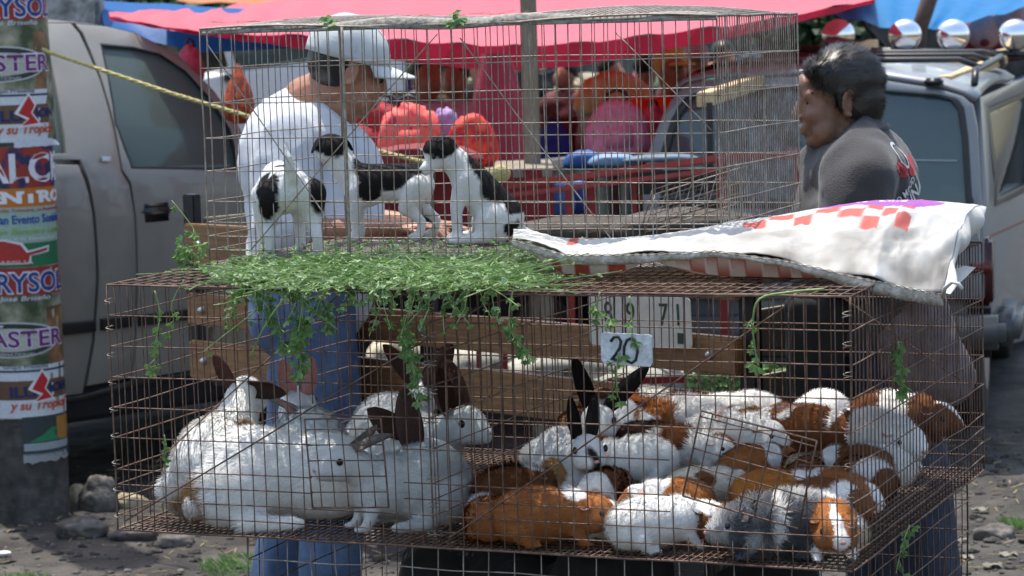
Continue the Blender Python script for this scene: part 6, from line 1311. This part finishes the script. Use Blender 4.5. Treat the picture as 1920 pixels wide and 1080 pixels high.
heapcol = [s2l(*c) for c in ((140, 85, 60), (165, 150, 95), (60, 68, 95), (135, 128, 105), (165, 90, 110), (75, 92, 68), (185, 180, 170), (100, 66, 50), (55, 85, 110), (120, 45, 42), (80, 62, 90), (55, 55, 50))]
hnames = ['terracotta', 'straw coloured', 'slate blue', 'khaki', 'dusty pink', 'green', 'off white', 'brown', 'teal blue', 'dark red', 'plum', 'black']
hm_ = [mat('goods_%s' % 'abcdefghijkl'[i], c, .75, var=.25, vscale=9) for i, c in enumerate(heapcol)]
names = ['dark', 'rust', 'grey green', 'mint green', 'brown', 'charcoal']
k = 0
for row, (Y, pxs, hg_) in enumerate(((15.5, (560, 800, 1045, 1290), .95), (18.5, (700, 960, 1200, 1450), 1.05), (22, (600, 860, 1100, 1340, 1600), 1.1))):
    for px in pxs:
        ci = 3 if (row == 0 and px == 1045) else [0, 1, 2, 4, 5][k % 5]
        c = stall(px, Y, 230*Y/4860+.25, hg_, cols[ci], '%s clothed stall in the %s market row, %s' % (names[ci], ['near', 'middle', 'far'][row], {560: 'behind the bending man', 800: 'behind the red bags', 1045: 'right of the wooden post', 1290: 'left of the silver car', 700: 'behind the cap of the bending man', 960: 'left of the wooden post', 1200: 'behind the orange shirt', 1450: 'over the silver car', 600: 'at the far left', 860: 'behind the hanging garment', 1100: 'behind the tan bundle', 1340: 'beyond the silver car', 1600: 'behind the dark haired man'}[px]), 0)
        place_ = {560: 'behind the bending man', 800: 'behind the red bags', 1045: 'right of the wooden post', 1290: 'left of the silver car', 700: 'behind the white cap', 960: 'left of the wooden post', 1200: 'behind the orange shirt', 1450: 'over the silver car', 600: 'at the far left', 860: 'behind the hanging garment', 1100: 'behind the tan bundle', 1340: 'beyond the silver car', 1600: 'behind the dark haired man'}[px]
        for g_, gi in enumerate(random.sample(range(12), 6)):
            m_ = MB(); x = c.x+(g_-2.5)/6*(230*Y/4860+.2); sx, sy, sz = random.uniform(.09, .17), random.uniform(.1, .16), random.uniform(.05, .16)
            m_.box((0, 0, 0), (2*sx, 2*sy, 2*sz), None, .025); bm = bmesh.new(); bm.from_mesh(m_.me('bundle')); bmesh.ops.subdivide_edges(bm, edges=bm.edges[:], cuts=4, use_grid_fill=True); me = bpy.data.meshes.new('bundle'); bm.to_mesh(me); bm.free(); a = getco(me)
            for i, p in enumerate(a): a[i] = p*(1+.35*noise.noise(Vector(p)*7+V(g_, k, 0)))
            setco(me, a); hh = -a[:, 2].min(); me.transform(Matrix.Translation((0, 0, float(hh)))); o = link('bundle', me, None, hm_[gi], True); o.location = (x, Y+random.uniform(-.25, .25), hg_+.035)
            tag(o, '%s bundle on the stall %s' % (hnames[gi], place_), 'bundle', 'bundles on the market stalls')
        k += 1
# dark canopies' back cloths closing the market
for i, (px, Y, wd_, c) in enumerate(((620, 25, 3.4, (110, 106, 98)), (1000, 26, 3.6, (98, 104, 96)), (1350, 25, 3.0, (115, 120, 112)), (1720, 24, 3.2, (82, 80, 78)), (2060, 25, 3.0, (66, 62, 56)), (250, 26, 3.2, (60, 66, 60)), (-100, 26, 3.2, (70, 66, 60)))):
    q = at(px, 100, Y); m_ = MB(); P = [[V(q.x-wd_/2+wd_*a/50, Y+.05*math.sin(a*.9), 2.05*b/6+.0) for b in range(7)] for a in range(51)]; m_.grid(P)
    m_.top('back_cloth', mat('back_cloth', s2l(*c), .95, var=.35, vscale=2.5, col2=tuple(x*.4 for x in s2l(*c))), ['dull cloth screen behind the white pickup', 'dull cloth screen behind the wooden post', 'grey cloth screen behind the orange shirt', 'grey cloth screen beyond the chrome lamps', 'cloth screen at the far right', 'cloth screen behind the truck cab', 'cloth screen at the far left'][i], 'screen', 'cloth screens closing the market', True)
# people in the market
def walker(px, pytop, Y, shirt, hairm, label, cap=None, skin=None, w_=1.0, legs=None, turn=0):
    t = at(px, pytop, Y); hh = t.z; e = empty('person', V(t.x, Y, 0), label, 'person', 'people in the market behind'); k = hh/1.68; X = V(math.cos(turn), math.sin(turn), 0); D = V(-math.sin(turn), math.cos(turn), 0)
    g = lambda x, y, z: V(t.x, Y, 0)+X*(x*k)+D*(y*k)+Z*(z*k)
    b = MB(); b.ell(g(0, 0, 1.57), (.075*k, .09*k, .11*k)); b.ell(g(0, -.06, 1.53), (.05*k, .05*k, .07*k)); b.cap(g(0, .01, 1.5), g(0, .02, 1.38), .05*k, .06*k); b.ell(g(0, -.1, 1.55), (.014*k,)*3)
    for s in (-1, 1):
        b.cap(g(.2*s*w_, 0, 1.36), g(.25*s*w_, -.02, 1.08), .045*k, .038*k); b.cap(g(.25*s*w_, -.02, 1.08), g(.2*s, -.17, .9), .036*k, .026*k); b.ell(g(.19*s, -.2, .87), (.03*k, .05*k, .045*k)); b.cap(g(.09*s, 0, .9), g(.10*s, 0, .1), .075*k, .045*k)
    b.cap(g(0, 0, 1.3), g(0, 0, .95), .13*k, .13*k); link('body', blob(b, .014, 2), e, skin or M['skin2'])
    b = MB(); b.ell(g(0, 0, 1.33), (.21*k*w_, .13*k, .12*k)); b.cap(g(0, 0, 1.22), g(0, 0, .98), .165*k*w_, .17*k*w_)
    for s in (-1, 1): b.cap(g(.18*s*w_, 0, 1.37), g(.24*s*w_, -.02, 1.15), .07*k, .065*k)
    link('shirt', blob(b, .015, 3, disp=wrinkle(.012, 5)), e, shirt)
    b = MB(); b.ell(g(0, 0, .93), (.17*k*w_, .14*k, .12*k))
    for s in (-1, 1): b.cap(g(.09*s, 0, .9), g(.10*s, 0, .1), .10*k, .07*k)
    link('trousers', blob(b, .016, 2), e, legs or M['darkdenim'])
    b = MB(); b.ell(g(0, .02, 1.61), (.084*k, .095*k, .09*k)); b.obj('cap' if cap else 'hair', cap or hairm, e, True)
    if cap: b = MB(); b.ell(g(0, -.12, 1.60), (.07*k, .08*k, .012*k)); b.obj('brim', cap, e, True)
lav = mat('lavender_shirt', s2l(205, 185, 215), .8, var=.1); ora = mat('orange_shirt', s2l(250, 75, 22), .8, var=.12); yel = mat('yellow_cap', s2l(205, 185, 95), .8); grn = mat('green_shirt', s2l(50, 120, 95), .8)
walker(800, 100, 12.4, lav, M['hair'], 'person in a lavender shirt under the edge of the pink tarp', w_=1.0, turn=.3)
walker(850, 108, 13.6, M['whitecloth'], M['hair'], 'person in white with a dark bag strap behind the lavender shirt', turn=-.2)
walker(1258, 90, 12.8, ora, M['hair'], 'person in an orange shirt and a yellow cap', cap=yel, turn=.4, w_=1.05)
walker(1305, 82, 15.6, mat('cream_shirt', s2l(205, 200, 195), .8), M['hair'], 'person in a white cap behind the orange shirt', cap=M['capwhite'])
walker(1210, 100, 17, mat('grey_shirt', s2l(95, 95, 100), .8), M['hair'], 'person in a grey shirt left of the orange shirt', turn=2.6)
walker(1145, 104, 17.5, mat('navy_shirt', s2l(40, 45, 80), .8), M['hair'], 'person in navy behind the tan bundle', turn=1.2)
walker(1358, 80, 17, grn, M['hair'], 'person in green beyond the left of the car roof', turn=.5)
walker(1060, 112, 18, mat('maroon_shirt', s2l(90, 35, 40), .8), M['hair'], 'person in maroon right of the wooden post', turn=-1)
walker(900, 105, 17.5, mat('black_shirt', s2l(35, 35, 38), .8), M['hair'], 'person in black behind the hanging red garment')
# hanging and heaped goods
def softbag(px, py, Y, w_, h_, d_, col, label, cat='bag', rot=0, name='bag', wr=.02, strap=True, pattern=None, rest=None, squash=.9):
    c = at(px, py, Y); m_ = MB(); m_.ell((0, 0, 0), (w_/2, d_/2, h_/2), 28, 20); me = m_.me(name); a = getco(me)
    for i, p in enumerate(a):
        v = Vector(p); v = V(*[math.copysign(abs(q/r_)**.55*r_, q) for q, r_ in zip(v, (w_/2, d_/2, h_/2))]); v.x *= 1-.30*max(0, v.z/(h_/2))**2; k = v.z/(h_/2); f_ = 1+.16*(-k) if squash else 1; v.x *= f_*(1+.10*(abs(k) < .7)); n_ = noise.noise(V(v.x*34+px, v.y*34, v.z*9)); n2 = noise.noise(v*11+V(px, 3, 0)); v += v.normalized()*(wr*.7*(1-2.4*abs(n_))+wr*.5*n2); a[i] = v
    setco(me, a); o = link(name, me, None, col, True); o.location = c; o.rotation_euler = (0, rot, 0); tag(o, label, cat)
    if strap:
        s = MB(); s.tube([V(-w_*.22, -d_*.1, h_*.42), V(-w_*.18, -d_*.1, h_*.62), V(0, -d_*.1, h_*.7), V(w_*.18, -d_*.1, h_*.62), V(w_*.22, -d_*.1, h_*.42)], .008, 6); link('handle', s.me('handle'), o, M['dk'], True, world=False)
        s = MB(); s.box(V(0, -d_*.52, -h_*.12), (w_*.55, .02, h_*.4), None, .008); link('pocket', s.me('pocket'), o, col, True, world=False)
    return o
def cm(r, g, b, **k): return mat('cloth_%d' % (r+g+b), s2l(r, g, b), .75, var=.2, vscale=10, **k)
softbag(1158, 242, 11, .23, .24, .14, cm(240, 150, 190), 'large pink backpack standing left of the silver car', wr=.012)
softbag(1226, 224, 11.4, .07, .12, .05, cm(225, 90, 130), 'small pink bag between the pink backpack and the silver car')
softbag(1040, 268, 11.2, .115, .18, .09, cm(35, 40, 130), 'dark blue backpack right of the wooden post')
softbag(1150, 178, 13.2, .33, .22, .25, mat('tan_bundle', s2l(225, 150, 90), .8, col2=s2l(225, 215, 160), vscale=4, contrast=(.45, .55), var=.15), 'large orange and tan bundle above the pink backpack', 'bundle', name='bundle', strap=False)
softbag(358, 122, 11.9, .09, .17, .06, cm(215, 100, 130), 'pink satchel hanging behind the truck windscreen')
softbag(700, 250, 9.6, .26, .22, .2, cm(150, 15, 30), 'dark red padded bag beside the bending man', rot=.5, wr=.02)
softbag(768, 245, 9.3, .18, .18, .14, mat('coral_print', s2l(230, 95, 85), .7, col2=s2l(190, 30, 50), vscale=22, contrast=(.56, .62), var=.15), 'coral bag with a red pattern, between the dark red bag and the lavender one', strap=True)
softbag(832, 240, 9.5, .09, .13, .09, cm(150, 120, 165), 'small lavender bag beside the coral one', strap=False)
softbag(886, 268, 9.3, .15, .19, .1, mat('orange_red_net', s2l(225, 60, 30), .6, col2=s2l(180, 25, 25), vscale=30, var=.3, contrast=(.45, .55)), 'orange red mesh bag left of the hanging red garment', strap=False, wr=.018)
softbag(785, 292, 9.0, .38, .07, .2, cm(120, 25, 32), 'folded red cloth under the coral bag', 'cloth', name='folded_cloth', strap=False)
# hanging garment
m_ = MB(); P = []; c = at(930, 125, 9.9)
for i in range(13):
    t = i/12; P.append([V(c.x+(.045+.045*min(1, t*2.5)+.01*math.sin(a*7+t*3))*math.cos(a), c.y+(.05+.03*t+.012*math.sin(a*5))*math.sin(a), c.z+.05-.42*t) for a in np.linspace(0, 2*math.pi, 40, endpoint=False)])
m_.grid(P, closed=True); g_ = m_.top('hanging_garment', mat('crimson_garment', s2l(150, 38, 58), .75, var=.2, vscale=5), 'crimson garment hanging from the pink tarp left of the wooden post', 'garment', smooth=True)
m_ = MB(); c = at(447, 168, 9.9); P = [[V(c.x+r*(1+.12*math.sin(a*9+z*30))*math.cos(a), c.y+r*math.sin(a), c.z+z) for a in np.linspace(0, 2*math.pi, 40, endpoint=False)] for z, r in ((.10, .006), (.06, .02), (.0, .045), (-.06, .055), (-.11, .05), (-.13, .02))]; m_.grid(P, closed=True)
m_.top('net_bag', mat('orange_net', s2l(200, 85, 40), .7, col2=s2l(130, 50, 30), vscale=45, var=.3, contrast=(.45, .55)), 'orange net bag hanging between the truck and the bending man', 'bag', smooth=True)
# table under the red bags
m_ = MB(); a, b = at(640, 312, 9.4), at(1010, 318, 9.0); c = (a+b)/2; L = (b-a).length; tb = empty('goods_table', V(c.x, 9.35, 0), 'low table with a red cloth carrying the red bags', 'table')
m_.box(V(c.x, 9.35, c.z-.02), (L, .55, .03)); m_.obj('table_top', M['woodgrey'], tb); P = [[V(c.x-L/2+L*i/50, 9.07-.012*math.sin(i), c.z-.005-.42*j/6) for j in range(7)] for i in range(51)]; m_ = MB(); m_.grid(P); m_.obj('cloth', cm(120, 20, 28), tb, True)
for s in (-1, 1):
    for t in (-1, 1): m_ = MB(); m_.box(V(c.x+s*(L/2-.04), 9.35+t*.22, (c.z-.035)/2), (.045, .045, c.z-.035)); m_.obj('leg', M['woodgrey'], tb)
# red steel frame, silver trailer rail, blue things
fr = empty('steel_frame', V(at(1200, 400, 7.9).x, 7.9, 0), 'red painted steel frame of a trailer behind the right of the upper cage', 'frame')
def bar(a, b, w_, h_, m, par, name='rail'):
    d = b-a; L = d.length; d.normalize(); s = d.cross(Z).normalized() if abs(d.z) < .99 else V(1, 0, 0); u_ = s.cross(d); m_ = MB(); m_.box((a+b)/2, (L, w_, h_), Matrix((d, s, u_)).transposed(), .003); return m_.obj(name, m, par)
f1, f2, f3 = at(960, 348, 8.6), at(1358, 296, 7.6), at(1520, 290, 7.9)
bar(f1, f2, .03, .022, M['redpaint'], fr); bar(at(960, 366, 8.55), at(1358, 318, 7.55), .015, .016, M['redpaint'], fr); bar(f2, f3, .03, .025, M['redpaint'], fr); 
for px, py, Y, w_ in ((1108, 322, 8.25, .032), (1188, 318, 8.05, .016), (1352, 296, 7.6, .03), (1065, 345, 8.9, .025), (1500, 296, 7.9, .03)):
    a = at(px, py, Y); bar(V(a.x, a.y, .25), a, w_, w_, M['redpaint'], fr, 'post')
a = at(1180, 470, 8.2); m_ = MB(); m_.box(V(a.x, 8.4, .62), (1.0, .9, .04), None, .004); m_.obj('deck', M['iron'], fr)
m_ = MB(); m_.box(V(at(1268, 340, 8.1).x, 8.1, at(1268, 340, 8.1).z), (.27, .03, .075), None, .006); m_.obj('side_board', M['dk'], fr)
m_ = MB(); a, b = at(955, 318, 10.2), at(1100, 302, 9.7); d = (b-a).normalized(); m_.box((a+b)/2, ((b-a).length, .1, .05), Matrix((d, d.cross(Z).normalized()*-1, Z)).transposed(), .01); m_.top('silver_rail', mat('pale_rail', (.5, .5, .48), .5), 'pale metal rail left of the blue plastic bundle', 'rail')
for px, py, Y, w_, h_, c, lab in ((1095, 300, 9.6, .10, .05, (30, 80, 140), 'shiny blue plastic bundle on the trailer rail'), (1150, 300, 9.5, .12, .035, (110, 140, 170), 'pale blue plastic sheet crumpled beside the dark blue one'), (1240, 296, 9.4, .18, .02, (85, 105, 120), 'crumpled pale blue sheet below the car window'), (1042, 370, 9.2, .085, .11, (40, 85, 145), 'round blue canister under the trailer rail'), (1085, 368, 9.4, .06, .09, (25, 50, 110), 'dark blue canister behind the red post')):
    softbag(px, py, Y, w_*1.3, h_*1.3, .12, mat('blue_plastic', s2l(*c), .55, var=.25), lab, 'plastic', name='plastic_bundle', strap=False, wr=.008)
softbag(1290, 420, 7.55, .4, .08, .3, mat('grey_burlap', s2l(75, 68, 60), .95, var=.3, vscale=20, bump=.5), 'grey brown sacking heaped below the red frame', 'sacking', name='sacking', strap=False, wr=.02)
softbag(1100, 432, 7.7, .5, .07, .3, mat('dark_sacking', s2l(70, 62, 52), .95, var=.3, vscale=20, bump=.5), 'dark sacking heaped left of the grey brown one', 'sacking', name='sacking', strap=False, wr=.02)
# old wire basket standing askew behind the upper cage
ob = empty('wire_basket', at(1290, 430, 7.0), 'old rusty wire basket leaning behind the right end of the upper cage', 'basket')
a = at(1210, 435, 6.85); A, B = V(.24, -.05, .07), V(.03, .0, .10); panel(ob, 'wire_side', a, A, B, rng_(.03, .23, .035), rng_(.03, .09, .03), M['galv'], amp=.003); panel(ob, 'wire_side', a+V(0, .15, 0), A, B, rng_(.03, .23, .035), rng_(.03, .09, .03), M['rust'], amp=.003)
# white pickup far left
WP = empty('white_pickup', V(at(500, 200, 20).x, 20.6, 0), 'white pickup in the market seen between the truck and the white cap', 'pickup')
wn = V(.18, -.98, 0).normalized(); w0 = at(500, 200, 20); wpm = mat('white_paint', (.62, .62, .6), .35, var=.05)
plate2('body', [[(375, 148), (440, 135), (640, 108), (760, 108), (760, 330), (375, 360)]], w0, wn, WP, wpm, 1.4, .02)
plate2('window', [[(440, 100), (455, 128), (640, 100), (640, 82), (450, 84)]], w0-wn*.03, wn, WP, M['glass'], .01, .002)
plate2('pillar', [[(418, 84), (432, 84), (445, 134), (432, 138)]], w0, wn, WP, wpm, .04, .004); plate2('roof_edge', [[(416, 78), (640, 74), (640, 82), (418, 86)]], w0, wn, WP, mat('black_trim', (.03, .03, .03), .5), 1.2, .006)
plate2('mirror', [[(420, 140), (442, 138), (442, 150), (421, 152)]], w0+wn*.12, wn, WP, M['dk'], .1, .006)
for px, Y_ in ((420, 14.1), (720, 14.1)):
    c = at(px, 330, 20.2); m_ = MB(); m_.tube([V(c.x, 20.05, .36), V(c.x, 20.3, .36)], .36, 30); m_.obj('wheel', M['blackrubber'], WP, True)
# round pink things at the top right
for i, (px, py, r) in enumerate(((1846, 60, .105), (1898, 45, .12), (1935, 70, .10))):
    c = at(px, py, 15.6); e = empty('paper_lantern', c-Z*r, ['pale pink round toy hanging left of the last chrome lamp', 'larger pink round toy behind the last chrome lamp', 'pink round toy at the right edge of the picture'][i], 'toy', 'round pink toys hanging from the tarp'); m_ = MB(); m_.ell(c, (r, r*.7, r), 24, 16); m_.obj('globe', mat('pale_pink', s2l(205, 160, 150), .6, var=.15), e, True)
    m_ = MB(); m_.ell(c+V(-r*.1, -r*.6, -r*.6), (r*.28, r*.2, r*.22)); m_.obj('mouth', cm(130, 30, 35), e, True); m_ = MB(); m_.tube([c+Z*r, c+Z*(r+.3)], .004, 5); m_.obj('string', M['dk'], e)
m_ = MB(); c = at(1880, 70, 16.6); m_.ell(c, (.35, .1, .16)); m_.top('red_drape', cm(110, 22, 22), 'dark red drape behind the round pink toys', 'drape', smooth=True)
# right edge: red box and a small cage on the ground
c = onz(1935, 900, 0); m_ = MB(); m_.box(V(c.x+.10, 9.3, .42), (.3, .4, .12), Matrix.Rotation(-.3, 3, 'Z'), .01); m_.top('red_crate', mat('red_plastic', (.22, .03, .02), .5, var=.2), 'dark red crate at the right edge on top of the small cage', 'crate')
sc2 = empty('wire_cage', V(c.x+.08, 9.3, 0), 'small wire cage on the ground, cut by the right edge of the picture', 'cage'); q = V(c.x-.06, 9.1, 0)
panel(sc2, 'front_panel', q, V(.35, 0, 0), V(0, 0, .36), rng_(.02, .34, .025), rng_(.05, .35, .05), M['galv'], r=.0016); panel(sc2, 'side_panel', q, V(.0, .4, 0), V(0, 0, .36), rng_(.02, .38, .03), rng_(.05, .35, .05), M['galv'], r=.0016)
# pale rubble and fodder sacks seen under the planks
for i, (px, py, Y, w_, h_, cc_, lab) in enumerate(((740, 655, 8.2, .12, .08, (185, 172, 145), 'pale sack glimpsed between the planks behind the dark ears'), (930, 690, 8.2, .30, .16, (170, 165, 150), 'pale mottled sack behind the planks, left of the red bars'), (1060, 700, 8.0, .30, .14, (165, 162, 150), 'pale mottled sack behind the black eared rabbit'), (1235, 735, 7.9, .40, .16, (150, 150, 140), 'pale mottled sack behind the number card'))):
    softbag(px, py, Y, w_*1.25, h_, .25, mat('mottled_sack', s2l(*cc_), .9, col2=s2l(90, 88, 75), vscale=26, contrast=(.5, .65), var=.2), lab, 'sack', name='sack', strap=False, wr=.012)
for px, l_ in ((897, 'left one of two short upright red bars glimpsed between the cart planks'), (946, 'right one of two short upright red bars glimpsed between the cart planks')): m_ = MB(); a = at(px, 640, 7.75); m_.box(V(a.x, 7.75, a.z-.07), (.016, .016, .26)); m_.top('red_bar', M['redpaint'], l_, 'bar')
m_ = MB(); m_.box(at(1250, 712, 7.6), (.35, .02, .02)); m_.top('red_bar', M['redpaint'], 'level red bar glimpsed between the planks below the number card', 'bar')
gl = MB()
for i in range(500):
    a = at(random.uniform(1290, 1480), random.uniform(690, 735), random.uniform(7.3, 7.7)); d = noise_rand(1).normalized(); trifoil(gl, a, d, V(0, 0, 1), .025)
gl.top('fodder_heap', M['leaf'], 'heap of green fodder in the cart behind the right of the rusty cage', 'fodder', kind='stuff')
